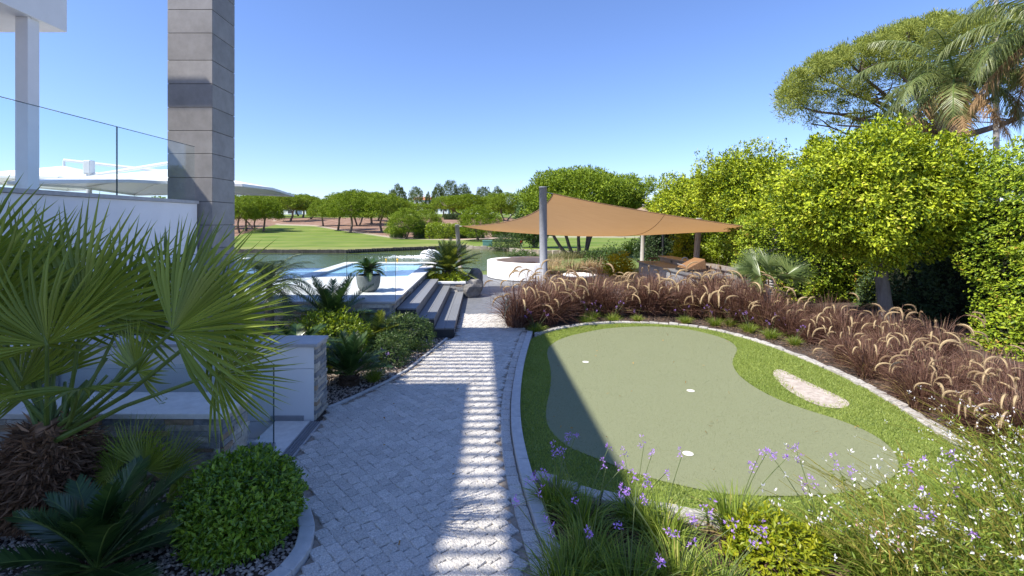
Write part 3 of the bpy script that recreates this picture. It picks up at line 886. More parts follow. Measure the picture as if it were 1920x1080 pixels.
# stone column
YC = 9.3
cx0, cx1 = (314 - VX) / F * YC, (398 - VX) / F * YC
cd = .84
col = thing('stone_column', 'tall grey stone panelled column rising beside the terrace wall', 'column', ((cx0 + cx1) / 2, YC + .4, 0))
MB().box(cx0 + .018, cx1 - .018, YC + .018, YC + cd - .018, -.2, 8.3).build('core', M['joint'], col)
edges_py = [-170, -118, -70, -26, 18, 62, 113, 157, 201, 245, 288, 333, 378, 422, 466, 510, 554, 598]
zs = [CAMH - (p - VY) / F * YC for p in edges_py]
for zt, zb in zip(zs[:-1], zs[1:]):
    g = .005
    MB().box(cx0, cx1, YC, YC + .016, zb + g, zt - g).build('panel', M['panel'], col, bevel=.003)
    MB().box(cx1 - .016, cx1, YC + .018, YC + cd, zb + g, zt - g).build('panel', M['panel'], col, bevel=.003)
    MB().box(cx0, cx0 + .016, YC + .018, YC + cd, zb + g, zt - g).build('panel', M['panel'], col, bevel=.003)

# ------------------------------------------------------------------ the house over and behind the viewer: it throws the shade on the path
ho = thing('house', 'white house with a louvred flat roof that shades the path', 'house', (-9, 0, 0))
ZR = 6.5
def rp(x, y):                                     # roof point whose shadow falls on ground x, y
    return (x - SX * ZR, y - SY * ZR)
MB().prism([(-11.5, -1.6), rp(-.25, .55), rp(-.25, 2.45), rp(-.175, 3.06), rp(-.15, 3.7), rp(-.155, 5.15), (-11.5, 5.15 - SY * ZR)], ZR, ZR + .04).build('roof_slab', M['white'], ho)
xr0, yr1 = rp(.13, 6.93); xr1, yr2 = rp(.96, 7.84)
MB().box(xr0, xr1, -1.6, yr2, ZR, ZR + .04).build('roof_beam', M['white'], ho)
MB().box(-11.5, xr0 - .002, yr1, yr2, ZR, ZR + .04).build('roof_beam', M['white'], ho)
slat = None
ys = -1.58
while ys < yr1 - .03:
    xa = -10.0 if ys > 5.15 - SY * ZR else rp(-.26, 0)[0]
    MB().box(xa, xr0 - .001, ys, ys + .038, ZR - .03, ZR + .03).build('louvre', M['white'], ho)
    ys += .15
MB().box(-11.5, -10, 5.15 - SY * ZR + .002, yr1 - .002, ZR, ZR + .04).build('roof_slab', M['white'], ho)
MB().box(-13, -10.6, -3, 2.0, 2.14, ZR - .002).build('wall', M['white'], ho)
MB().box(xr0 + .2, xr0 + .5, -1.5, -1.2, 0, ZR - .002).build('pillar', M['white'], ho)
MB().box(-14.5, -8.35, 7.86, 7.98, 8.28, 8.5).build('shadow_bar', M['white'], ho)  # unseen bar added to cast the dark band across the stone column
for xx in (-14.2, -11.5):
    MB().box(xx, xx + .1, 7.87, 7.97, 6.66, 8.279).build('shadow_bar_post', M['white'], ho)

# ------------------------------------------------------------------ steps to the pool terrace
sp = thing('steps', 'three wide grey decked steps with dark end panels up to the pool', 'steps', (-.85, 7.25, 0))
SXs = [-1.287, -.994, -.724, -.426]
SH = [.44, .29, .145]
for k in range(3):
    a_, b_ = SXs[k], SXs[k + 1]
    body = MB().box(a_ + (.002 if k else .004), b_ - .012, 7.262, 10.9, 0, SH[k] - .024).build('riser', M['riser'], sp)
    MB().box(a_ + .004, b_ - .002, 7.25, 7.261, .0, SH[k] - .024).build('end_panel', M['deckfront'], sp)
    nb = 2
    wv = (b_ - a_ - .004) / nb
    for i in range(nb):
        yy = 7.247
        cuts = [7.247, 9.0 + .35 * i, 10.9] if i else [7.247, 8.4, 10.9]
        for c0, c1 in zip(cuts[:-1], cuts[1:]):
            MB().box(a_ + .002 + i * wv + .0015, a_ + .002 + (i + 1) * wv - .0015, c0 + .001, c1 - .001, SH[k] - .0235, SH[k]).build('board', M['deck'], sp, bevel=.002)
# fine grooves are relief of the boards
nt = M['deck'].node_tree
bs = nt.nodes['Principled BSDF']
wv_ = nt.nodes.new('ShaderNodeTexWave'); wv_.bands_direction = 'X'; wv_.inputs['Scale'].default_value = 14
ge = nt.nodes.new('ShaderNodeNewGeometry'); nt.links.new(ge.outputs['Position'], wv_.inputs['Vector'])
bp = nt.nodes.new('ShaderNodeBump'); bp.inputs['Strength'].default_value = .5; bp.inputs['Distance'].default_value = .006
nt.links.new(wv_.outputs['Fac'], bp.inputs['Height']); nt.links.new(bp.outputs[0], bs.inputs['Normal'])

# pool terrace
DZ = .58
pt = thing('pool_terrace', 'raised pale pool terrace with stone clad sides behind the steps', 'terrace', (-3, 10, 0))
XR, YF, YB = -1.29, 7.0, 13.75
PX0, PX1, PY0, PY1 = -3.6, -1.585, 10.2, 13.4
MB().box(-9, XR - .03, YF + .03, PY0 - .02, 0, DZ - .032).build('base', M['joint'], pt)
MB().box(PX1 + .02, XR - .03, PY0 - .018, YB - .03, 0, DZ - .032).build('base', M['joint'], pt)
cladding(pt, (-2.35, YF + .03, 0), (1, 0, 0), 1.03, .0, DZ - .034, (0, -1, 0), hmin=.04, hmax=.06, lmin=.12, lmax=.3)
sm = MB(); cladding(pt, (-4.6, YF + .03, 0), (1, 0, 0), 2.25, .0, DZ - .034, (0, -1, 0), hmin=.04, hmax=.06, lmin=.12, lmax=.3, smalls=sm)
cladding(pt, (XR - .03, YF + .03, 0), (0, 1, 0), 4.2, .435, DZ - .034, (1, 0, 0), hmin=.035, hmax=.05, lmin=.1, lmax=.25)
cladding(pt, (XR - .03, YF + .03, 0), (0, 1, 0), .22, .0, .434, (1, 0, 0), hmin=.035, hmax=.05, lmin=.1, lmax=.22)
tag(sm.build('cladding', M['clad'], pt), None, kind='stuff')
# coping slabs and paving slabs
def slabs(x0, x1, y0, y1, nx_, ny_, z0, z1, mt, parent, name):
    for i in range(nx_):
        for j in range(ny_):
            a_, b_ = x0 + (x1 - x0) * i / nx_, x0 + (x1 - x0) * (i + 1) / nx_
            c_, d_ = y0 + (y1 - y0) * j / ny_, y0 + (y1 - y0) * (j + 1) / ny_
            MB().box(a_ + .0012, b_ - .0012, c_ + .0012, d_ - .0012, z0, z1 + rng.uniform(-.0006, .0006)).build(name, mt, parent)
slabs(PX1, XR + .02, YF + .62, YB, 1, 8, DZ - .03, DZ, M['whitestone'], pt, 'coping_slab')
slabs(-5.4, PX1, YF + .62, PY0, 5, 3, DZ - .03, DZ - .004, M['whitestone'], pt, 'paving_slab')
slabs(-5.4, XR + .02, YF, YF + .62, 5, 1, DZ - .03, DZ - .001, M['coping'], pt, 'coping_slab')
slabs(PX0 - .3, PX1, PY1, YB, 4, 1, DZ - .03, DZ, M['whitestone'], pt, 'coping_slab')
slabs(PX0 - .3, PX0, PY0, PY1, 1, 4, DZ - .03, DZ, M['whitestone'], pt, 'coping_slab')
MB().box(PX0 - .28, PX0 - .01, PY0, YB - .01, -.6, DZ - .032).build('pool_wall', M['whitestone'], pt)
MB().box(PX0 - .28, PX1 + .02, PY1 + .01, YB - .01, -1.2, DZ - .033).build('pool_wall', M['whitestone'], pt)
pw = setting(MB().add([(PX0, PY0, DZ - .05), (PX1, PY0, DZ - .05), (PX1, PY1, DZ - .05), (PX0, PY1, DZ - .05)], [(0, 1, 2, 3)]).build('pool_water', M['pool']))
setting(MB().add([(-9, 10.2, .46), (PX0 - .29, 10.2, .46), (PX0 - .29, 13.0, .46), (-9, 13.0, .46)], [(0, 1, 2, 3)]).build('pool_water', M['pool']))
MB().box(-9, PX0 - .29, 13.0, 13.25, -1.2, .455).build('pool_wall', M['whitestone'], pt)
gl = thing('glass_balustrade', 'low frameless glass fence along the front of the pool terrace', 'glass fence', (-2.6, 7.1, DZ))
for a_, b_ in ((-4.9, -3.35), (-3.345, -1.99), (-1.985, -1.275)):
    g = MB().box(a_, b_ - .008, 7.10, 7.112, DZ - .0, 1.25).build('pane', M['glass'], gl)
    MB().box(b_ - .0075, b_ - .0035, 7.0995, 7.1125, DZ, 1.25).build('edge', M['glass_edge'], g)
    MB().box(a_, b_ - .0035, 7.0995, 7.1125, 1.2505, 1.256).build('top_edge', M['glass_edge'], g)
for px in (724, 745):
    c = P(px, 492, 13.55)
    t = thing('pool_float', 'small yellow pool marker on the far pool coping', 'pool marker', (c.x, c.y, DZ), 'yellow markers on the pool edge')
    MB().lathe((c.x, c.y, DZ), [(.018, 0), (.018, .02), (.007, .03), (.007, .05)], 10).build('base', M['yellow'], t)
    MB().lathe((c.x, c.y, DZ + .05), [(.007, 0), (.026, .015), (.03, .035), (.02, .055), (.004, .06)], 10).build('float', M['yellow'], t)
# planter beside the steps
pl_ = thing('stone_planter', 'stone faced planter with white coping at the top of the steps', 'planter', (-.85, 11.6, 0))
MB().box(-1.25, -.41, 10.93, 12.4, 0, .33).build('body', M['joint'], pl_)
cladding(pl_, (-1.1, 10.93, 0), (1, 0, 0), .69, .0, .33, (0, -1, 0), lmin=.1, lmax=.24, depth=.016)
cladding(pl_, (-.41, 10.93, 0), (0, 1, 0), 1.47, .0, .33, (1, 0, 0), lmin=.1, lmax=.24)
MB().box(-1.25, -.38, 10.905, 11.03, .333, .372).build('coping', M['white'], pl_)
MB().box(-.52, -.38, 11.032, 12.42, .333, .372).build('coping', M['white'], pl_)
MB().box(-1.25, -.522, 11.032, 12.4, .331, .35).build('soil', M['soil'], pl_)
# terrace of dark tiles
dt = setting(MB().box(-.43, 5.57, 9.0, 15.6, -.1, .004).build('terrace_floor', M['joint']))
for i in range(13):
    for j in range(11):
        a_, c_ = -.43 + .6 * i, 9.0 + .6 * j
        if a_ + .6 > 5.6: continue
        MB().box(a_ + .002, a_ + .598, c_ + .002, c_ + .598, -.02, .014).build('tile', M['tile'], dt)

# ------------------------------------------------------------------ boulders
def boulder(c, s, seed, label):
    r = np.random.default_rng(seed)
    import bmesh
    bm = bmesh.new(); bmesh.ops.create_icosphere(bm, subdivisions=3, radius=1)
    dirs = nrm(r.normal(0, 1, (14, 3))); offs = r.uniform(.55, .95, 14)
    for v in bm.verts:
        p = np.array(v.co)
        for d, o in zip(dirs, offs):
            k = p @ d - o
            if k > 0: p = p - d * k * .92
        p += .03 * np.sin(p[::-1] * 9 + seed)
        v.co = Vector(p * np.array(s))
    me = bpy.data.meshes.new('boulder'); bm.to_mesh(me); bm.free()
    me.materials.append(M['rock'])
    o = bpy.data.objects.new('boulder', me); COL.objects.link(o)
    o.location = c; o.rotation_euler = (0, 0, r.uniform(0, 6))
    return tag(o, label, 'boulder')
boulder((-.2, 11.05, .2), (.2, .3, .27), 3, 'grey faceted boulder standing at the foot of the planter')
boulder((-.17, 11.75, .25), (.22, .33, .36), 5, 'taller pale topped boulder behind the other one beside the planter')

# ------------------------------------------------------------------ planter pot
c = P(691, 556, 8.05); px_, py_ = c.x, c.y
pot = thing('plant_pot', 'rounded grey concrete pot standing on the pool terrace', 'pot', (px_, py_, DZ))
MB().lathe((px_, py_, DZ - .004), [(.08, 0), (.13, .015), (.172, .07), (.19, .15), (.2, .262), (.2, .275), (.178, .275), (.172, .24)], 32, True).build('bowl', M['concrete_pot'], pot, smooth_=True)
MB().lathe((px_, py_, DZ + .22), [(.15, 0), (.17, .012), (.08, .03)], 24).build('soil', M['soil'], pot)

# ------------------------------------------------------------------ shade sail and its posts
def post(base, top, r, mt, label, group=None, name='sail_post'):
    t = thing(name, label, 'post', tuple(base), group)
    base, top = Vector(base), Vector(top)
    MB().tube([base, base.lerp(top, .5), top - Vector((0, 0, .02))], [r, r, r], 20).build('pole', mt, t, smooth_=False, bevel=0)
    for p in t.children[0].data.polygons: p.use_smooth = len(p.vertices) == 4
    MB().lathe(tuple(top - Vector((0, 0, .0195))), [(r * 1.03, 0), (r * 1.03, .015), (r * .9, .02)], 20).build('cap', mt, t)
    MB().lathe((base.x, base.y, base.z), [(r * 1.9, 0), (r * 1.9, .012), (r * 1.2, .02)], 20).build('base_plate', mt, t)
    return t
A = P(1037, 363, 11.3); B = P(866, 424, 17); C = P(1205, 388, 18.8); D = P(1406, 425.5, 10.9)
pA = P(1018, 350, 11.2); pB = P(857, 421, 17.1); pC = P(1208, 383, 19); pD = P(1457, 428, 10.6)
post((pA.x + .02, pA.y, 0), pA, .09, M['post'], 'tall thick grey post holding the highest corner of the sail')
post((pB.x + .15, pB.y - .1, -.3), pB, .075, M['wood_post'], 'short pale post by the lake holding the white tipped sail corner')
post((pC.x - .1, pC.y, -.15), pC, .075, M['wood_post'], 'wooden post behind the outdoor kitchen holding the far sail corner')
post((P(1302, 490, 12.9).x, 12.9, 0), P(1311, 409, 12.7), .075, M['wood_post'], 'leaning brown wooden post behind the barbecue lid')
post((pD.x - .12, pD.y, 0), pD, .085, M['wood_post'], 'leaning pale post above the small fan palm')
sa = thing('shade_sail', 'large tan shade sail stretched between posts over the lounge', 'shade sail', (A.x, A.y, 0))
def edge_curve(p, q, mid):
    p, q, mid = np.array(p), np.array(q), np.array(mid)
    ctl = 2 * mid - .5 * (p + q)
    return lambda t: ((1 - t) ** 2)[:, None] * p + (2 * t * (1 - t))[:, None] * ctl + (t ** 2)[:, None] * q
eAB = edge_curve(A, B, P(973, 410, 13.9)); eAD = edge_curve(A, D, P(1200, 394.5, 11.4))
eBC = edge_curve(B, C, P(1040, 431.5, 17.0)); eDC = edge_curve(D, C, P(1300, 428.0, 14.4))
n = 33
u = np.linspace(0, 1, n); v = np.linspace(0, 1, n)
U, W = np.meshgrid(u, v, indexing='ij')               # u: A->B / D->C, v: A->D / B->C
AB, DC, AD, BC = eAB(u), eDC(u), eAD(v), eBC(v)
Au, Bu, Cu, Du = [np.array(x) for x in (A, B, C, D)]
S_ = (1 - W)[..., None] * AB[:, None] + W[..., None] * DC[:, None] + (1 - U)[..., None] * AD[None] + U[..., None] * BC[None] \
    - ((1 - U) * (1 - W))[..., None] * Au - (U * (1 - W))[..., None] * Bu - (U * W)[..., None] * Cu - ((1 - U) * W)[..., None] * Du
S_[..., 2] -= .10 * np.sin(np.pi * U) * np.sin(np.pi * W) + .012 * np.sin(9 * (U + W) + 2 * U) * np.sin(np.pi * U) * np.sin(np.pi * W)
i, j = np.meshgrid(np.arange(n - 1), np.arange(n - 1), indexing='ij')
a = (i * n + j).ravel()
mb = MB().add(S_.reshape(-1, 3), np.stack([a, a + n, a + n + 1, a + 1], 1))
cloth = mb.build('cloth', M['sail'], sa, smooth_=True)
for lnm, cv in (('hem', AB), ('hem', AD), ('hem', BC), ('hem', DC)):
    MB().tube(cv, .012, 6).build('hem', M['lid'], sa)
ks = int(n * .62)
MB().tube(S_[:, ks] - (0, 0, .006), .006, 5).build('seam', M['lid'], sa)
for p, q in ((A, pA - Vector((0, 0, .12))), (B, pB - Vector((0, 0, .06))), (C, pC - Vector((0, 0, .05))), (D, pD - Vector((0, 0, .06)))):
    MB().tube([p, q], .008, 6).build('wire', M['steel'], sa)

# ------------------------------------------------------------------ round bench, table, kitchen
def arc_wall(mb, cx, cy, r0, r1, a0, a1, z0, z1, n=40):
    th = np.linspace(a0, a1, n)
    cs = np.c_[np.cos(th), np.sin(th)]
    v = np.vstack([np.c_[cs * r + (cx, cy), np.full(n, z)] for r, z in ((r1, z0), (r1, z1), (r0, z1), (r0, z0))])
    i = np.arange(n - 1)
    mb.add(v, *[np.stack([k * n + i, k * n + i + 1, ((k + 1) % 4) * n + i + 1, ((k + 1) % 4) * n + i], 1) for k in range(4)], [(0, n, 2 * n, 3 * n)], [(n - 1, 4 * n - 1, 3 * n - 1, 2 * n - 1)])
    return mb
bn = thing('curved_bench', 'curved white rendered bench wall by the lake under the sail', 'bench', (1.6, 15.1, 0))
BX, BY = 1.62, 15.1
arc_wall(MB(), BX, BY, 1.2, 1.48, R(75), R(275), .03, .53).build('back_wall', M['white'], bn, bevel=.02)
arc_wall(MB(), BX, BY, .75, 1.195, R(80), R(268), .03, .30).build('seat', M['white'], bn, bevel=.015)
arc_wall(MB(), BX, BY, .76, 1.18, R(82), R(266), .302, .37).build('cushion', M['cushion'], bn, bevel=.02)
arc_wall(MB(), BX, BY, .8, 1.42, R(76), R(274), .015, .029).build('shadow_gap', M['black'], bn)
c = G(1087, 514, .34)
tb2 = thing('round_table', 'low round white table inside the bench circle', 'table', (c.x, c.y, 0))
MB().lathe((c.x, c.y, .3), [(.42, 0), (.44, .012), (.44, .036), (.42, .045)], 32).build('top', M['white'], tb2)
MB().lathe((c.x, c.y, .01), [(.26, 0), (.22, .03), (.2, .26), (.24, .288)], 24).build('pedestal', M['cushion'], tb2)

kz = .72
kb = thing('outdoor_kitchen', 'long grey outdoor kitchen counter with raised bar behind the purple grasses', 'kitchen counter', (5.2, 12, 0))
MB().box(5.2, 5.5, 9.9, 14.2, 0, kz - .04).build('bar_wall', M['riser'], kb, bevel=.004)
MB().box(5.16, 5.56, 9.86, 14.25, kz - .038, kz).build('bar_top', mat('worktop_brown_grey', (.22, .19, .17), (.3, .27, .24), 20, .5), kb, bevel=.006)
MB().box(4.55, 5.198, 10.1, 14.1, 0, .54).build('cabinet', M['riser'], kb, bevel=.004)
MB().box(4.5, 5.158, 10.05, 14.15, .542, .58).build('worktop', M['tile'], kb, bevel=.004)
for k in range(5):
    MB().box(4.542, 4.548, 10.16 + k * .78, 10.86 + k * .78, .06, .5).build('cabinet_door', M['post'], kb)
for k in range(4):
    MB().box(5.19, 5.197, 10.4 + k * .95, 10.52 + k * .95, .6, .66).build('socket', M['black'], kb)
bq = thing('barbecue', 'built in barbecue with an open copper brown lid', 'barbecue', (4.85, 11.2, .58))
MB().box(4.62, 5.1, 10.95, 11.6, .582, .64).build('firebox', M['black'], bq, bevel=.006)
MB().add([(4.64, 11.0, .66), (4.64, 11.56, .66), (5.06, 11.56, .88), (5.06, 11.0, .88), (4.66, 11.0, .62), (4.66, 11.56, .62), (5.1, 11.56, .64), (5.1, 11.0, .64)],
         [(0, 1, 2, 3), (4, 7, 6, 5), (0, 4, 5, 1), (1, 5, 6, 2), (2, 6, 7, 3), (3, 7, 4, 0)]).build('lid', M['lid'], bq, bevel=.012)
MB().tube([(4.66, 11.1, .70), (4.62, 11.1, .73), (4.62, 11.46, .73), (4.66, 11.46, .70)], .01, 8).build('handle', M['steel'], bq)
c = P(1224, 489, 13.5)
bw = thing('bowl', 'round black bowl on the far end of the kitchen worktop', 'bowl', (c.x, c.y, .58))
MB().lathe((c.x, c.y, .58), [(.1, 0), (.13, .02), (.155, .07), (.15, .1), (.12, .115), (.1, .1)], 24).build('body', M['black'], bw, smooth_=True)
MB().lathe((c.x, c.y, .68), [(.14, 0), (.13, .03), (.05, .05)], 24).build('lid', M['black'], bw, smooth_=True)
tp = thing('tap', 'chrome swan neck tap on the kitchen worktop behind the lid', 'tap', (5.05, 11.9, .58))
th = np.linspace(0, math.pi, 10)
MB().tube([(5.05, 11.9, .58), (5.05, 11.9, .78)] + [(5.05 - .07 + .07 * math.cos(t), 11.9, .78 + .07 * math.sin(t)) for t in th[1:]], .013, 8).build('spout', M['steel'], tp)
MB().lathe((5.05, 11.9, .58), [(.03, 0), (.03, .03), (.015, .04)], 12).build('base', M['steel'], tp)

# ------------------------------------------------------------------ white umbrellas on the far terrace
def umbrella(hub, half, mast, label, rot=0):
    u_ = thing('umbrella', label, 'umbrella', (mast[0], mast[1], mast[2]))
    hub = np.array(hub, float)
    cr, sr = math.cos(rot), math.sin(rot)
    cor = []
    for k in range(8):
        a_ = k * math.pi / 4 + math.pi / 4
        rr = half * (math.sqrt(2) if k % 2 == 0 else 1)
        x, y = rr * math.cos(a_), rr * math.sin(a_)
        cor.append(hub + (x * cr - y * sr, x * sr + y * cr, -.62 if k % 2 == 0 else -.55))
    mb = MB()
    for k in range(8):
        a_, b_ = cor[k], cor[(k + 1) % 8]
        m1 = (hub * .5 + a_ * .5) + (0, 0, -.03); m2 = (hub * .5 + b_ * .5) + (0, 0, -.03)
        mb.add([hub, m1, m2, a_, b_], [(0, 1, 2)], [(1, 3, 4, 2)])
    can = mb.build('canopy', M['umbrella'], u_)
    s = can.modifiers.new('thick', 'SOLIDIFY'); s.thickness = .012
    mb = MB()
    for k in range(8):
        a_, b_ = cor[k], cor[(k + 1) % 8]
        mb.add([a_, b_, b_ - (0, 0, .07), a_ - (0, 0, .07)], [(0, 1, 2, 3)])
    va = mb.build('valance', M['umbrella'], u_)
    s = va.modifiers.new('thick', 'SOLIDIFY'); s.thickness = .01
    for k in range(8):
        MB().tube([hub - (0, 0, .3), (hub + cor[k]) / 2 - (0, 0, .09)], .016, 6).build('strut', M['metal_white'], u_)
        MB().tube([hub - (0, 0, .08), cor[k] - (0, 0, .04)], .014, 6).build('rib', M['metal_white'], u_)
    m0 = np.array(mast, float); top = m0.copy(); top[2] = hub[2] + .12
    MB().tube([m0, top], .07, 10).build('mast', M['metal_white'], u_)
    MB().tube([top - (0, 0, .35), hub + (0, 0, .2)], .05, 8).build('arm', M['metal_white'], u_)
    MB().tube([hub + (0, 0, .2), hub - (0, 0, .35)], .035, 8).build('hub', M['metal_white'], u_)
    MB().rbox(top - np.array((0, 0, .1)), (.22, .2, .4)).build('crank_box', M['metal_white'], u_, bevel=.03)
    MB().rbox(m0 + (0, 0, .05), (.9, .9, .1)).build('base', M['metal_white'], u_, bevel=.02)
Yu = 14.0
h2 = P(338, 315, Yu)
umbrella((h2.x, h2.y, h2.z), 2.55, (P(167, 340, Yu).x, Yu, .3), 'white cantilever umbrella partly hidden behind the stone column', R(8))
h1 = P(120, 311, 16.5)
umbrella((h1.x, h1.y, h1.z), 2.6, (P(168, 340, 16.5).x + 3.0, 16.9, .3), 'white cantilever umbrella behind the terrace pillar', R(-6))
setting(MB().box(-20, -9.1, 13.3, 19, -1.2, .3).build('lower_terrace', M['whitestone']))

# ------------------------------------------------------------------ lamp posts
c = P(1243, 475, 20.5)
lp = thing('lamp_post', 'slim black garden lamp post behind the sail', 'lamp post', (c.x, c.y, -.1))
top = P(1243.5, 362, 20.5)
MB().tube([(c.x, c.y, -.1), (c.x, c.y, top.z)], [.05, .04], 10).build('pole', M['black'], lp)
MB().rbox((c.x - .16, c.y, top.z - .1), (.42, .2, .1)).build('lantern', M['black'], lp, bevel=.02)
MB().rbox((c.x + .02, c.y, top.z - .45), (.12, .12, .3)).build('junction_box', M['black'], lp, bevel=.01)
c = P(1868, 300, 24)
lp = thing('lamp_post', 'tall slim grey street lamp column behind the palms', 'lamp post', (c.x, c.y, 0))
MB().tube([(c.x, c.y, 0), (c.x, c.y, 6), (c.x, c.y, 15)], [.14, .12, .085], 12).build('pole', M['wood_post'], lp)
MB().rbox((c.x - .3, c.y, 15.05), (.8, .25, .12)).build('lantern', M['post'], lp, bevel=.03)

# ------------------------------------------------------------------ fountain in the lake
fc = np.array([-3.05, 28.0, -.35])
fo = thing('fountain', 'white foaming fountain jet in the green lake', 'fountain', tuple(fc))
r = np.random.default_rng(4)
mb = MB()
n = 2600
th = r.uniform(0, 6.28, n); rad = .5 * np.sqrt(r.uniform(0, 1, n)) * (1 + .25 * np.sin(th * 3)); hh = np.sqrt(np.clip(1 - (rad / .62) ** 2, 0, 1)) * r.uniform(.2, 1.05, n)
base = fc + np.c_[rad * np.cos(th), rad * np.sin(th) * .7, hh * .42]
pebbles(mb, base, .05)
mb.build('spray', M['foam'], fo)
mb = MB(); n = 1200
base = fc + np.c_[-np.abs(r.normal(0, 1.1, n)) + .4, r.normal(0, .5, n), r.uniform(0, .02, n)]
pebbles(mb, base, .045)
mb.build('foam', M['foam'], fo)

# ------------------------------------------------------------------ small things on the far shore
c = ground_at(914, 461)
ub = thing('utility_box', 'teal green utility box on the far lake shore', 'box', tuple(c))
w_ = 18 / F * c.y; h_ = 10 / F * c.y
MB().box(c.x - w_ / 2, c.x + w_ / 2, c.y, c.y + .5, c.z, c.z + h_ * .82).build('cabinet', M['teal'], ub, bevel=.01)
MB().box(c.x - w_ / 2 - .02, c.x + w_ / 2 + .02, c.y - .02, c.y + .52, c.z + h_ * .821, c.z + h_).build('lid', M['teal'], ub, bevel=.01)
for k in (-1, 1):
    MB().box(c.x + k * w_ / 4 - .13, c.x + k * w_ / 4 + .13, c.y - .006, c.y - .001, c.z + .06, c.z + h_ * .75).build('door', M['teal'], ub)
c = ground_at(977, 463)
sg = thing('warning_sign', 'round white sign with a red disc on a post by the far shore', 'sign', tuple(c))
zc = P(977, 453, c.y).z
MB().tube([(c.x, c.y, c.z), (c.x, c.y, zc)], .025, 8).build('post', M['metal_white'], sg)
MB().rbox((c.x, c.y - .04, zc), (.26, .03, .36)).build('plate', M['white'], sg)
MB().tube([(c.x, c.y - .06, zc), (c.x, c.y - .075, zc)], .1, 16).build('disc', M['red'], sg)

# ------------------------------------------------------------------ far houses between the pines
def house(px0, px1, py_base, py_eave, py_ridge, Y, label, win=3, chim=0, roofm='roof', group=None):
    a_, b_ = P(px0, py_base, Y), P(px1, py_base, Y)
    ze, zr = P(0, py_eave, Y).z, P(0, py_ridge, Y).z
    zb = a_.z - 1.5
    h = thing('villa', label, 'house', ((a_.x + b_.x) / 2, Y, zb), group)
    d = 7
    MB().box(a_.x, b_.x, Y, Y + d, zb, ze).build('wall', M['white'], h)
    o_ = .3
    ym = Y + d / 2
    rf = MB().add([(a_.x - o_, Y - o_, ze), (b_.x + o_, Y - o_, ze), (b_.x + o_, ym, zr), (a_.x - o_, ym, zr), (a_.x - o_, Y + d + o_, ze), (b_.x + o_, Y + d + o_, ze)],
                  [(0, 1, 2, 3), (3, 2, 5, 4)], [(0, 3, 4), (1, 5, 2)]).build('roof', M[roofm], h)
    for k in range(chim):
        xx = a_.x + (b_.x - a_.x) * (k + .6) / (chim + .3)
        MB().box(xx - .35, xx + .35, ym - .3, ym + .3, ze, zr + 1.3).build('chimney', M['white'], rf)
    for k in range(win):
        xx = a_.x + (b_.x - a_.x) * (k + .5) / win; ww = (b_.x - a_.x) / win * .22
        w_ = MB().box(xx - ww, xx + ww, Y - .03, Y - .005, zb + 1.5 + (ze - zb - 1.5) * .3, zb + 1.5 + (ze - zb - 1.5) * .8).build('window', M['window'], h)
        MB().box(xx - ww - .1, xx + ww + .1, Y - .1, Y - .004, zb + 1.5 + (ze - zb - 1.5) * .24, zb + 1.5 + (ze - zb - 1.5) * .29).build('sill', M['white'], w_)
house(518, 552, 404, 391, 384, 170, 'small white villa seen between the pine trunks beside the umbrella tip', 2)
house(556, 612, 404, 392, 386, 185, 'long white villa with terracotta roof behind the middle pine trunks', 4)
house(640, 700, 404, 391, 385, 180, 'white villa behind the tallest group of umbrella pines', 4)
house(776, 812, 392, 375, 369, 230, 'white villa with several chimneys on the hilltop among tall pines', 3, 3)
house(815, 840, 399, 391, 386, 200, 'small villa with a terracotta roof below the hilltop pines', 3)

# ------------------------------------------------------------------ vegetation builders
def leaves(mb, p, d, nn, L_, W_, fold=.25, droop=.0):
    s = nrm(np.cross(d, nn)); nn = np.cross(s, d)
    L_ = L_[:, None]; W_ = W_[:, None]
    mid = p + d * L_ * .5 + nn * W_ * fold
    v = np.stack([p, mid + s * W_ * .5, p + d * L_ - nn * L_ * droop, mid - s * W_ * .5], 1).reshape(-1, 3)
    n = len(p); k = np.arange(n)[:, None] * 4
    mb.add(v, np.vstack([k + (0, 1, 2), k + (0, 2, 3)]))

def lump(d, seed, amp=.12, k=3.0):
    r = np.random.default_rng(seed)
    w = r.normal(0, k, (7, 3)); ph = r.uniform(0, 6.28, 7)
    return 1 + amp * np.sin(d @ w.T + ph).sum(1) / 2.0

def rosettes(mb, cen, outd, per, ll, lw, spread=.8, fold=.25, jit=.5):
    """leaf rosettes at twig tips"""
    n = len(cen)
    c = np.repeat(cen, per, 0); o = np.repeat(outd, per, 0)
    d = nrm(o * rng.uniform(.1, 1.0, (n * per, 1)) + rng.normal(0, spread, (n * per, 3)))
    p = c + rng.normal(0, ll * jit, (n * per, 3))
    nn = nrm(o * 1.2 + np.array([0, 0, .35]) + rng.normal(0, .36, (n * per, 3)))
    L_ = ll * rng.uniform(.65, 1.25, n * per); W_ = L_ * lw / ll * rng.uniform(.8, 1.2, n * per)
    leaves(mb, p, d, nn, L_, W_, fold)

def fib(n):
    i = np.arange(n) + .5
    ph = np.arccos(1 - 2 * i / n); th = np.pi * (1 + 5 ** .5) * i
    return np.c_[np.cos(th) * np.sin(ph), np.sin(th) * np.sin(ph), np.cos(ph)]

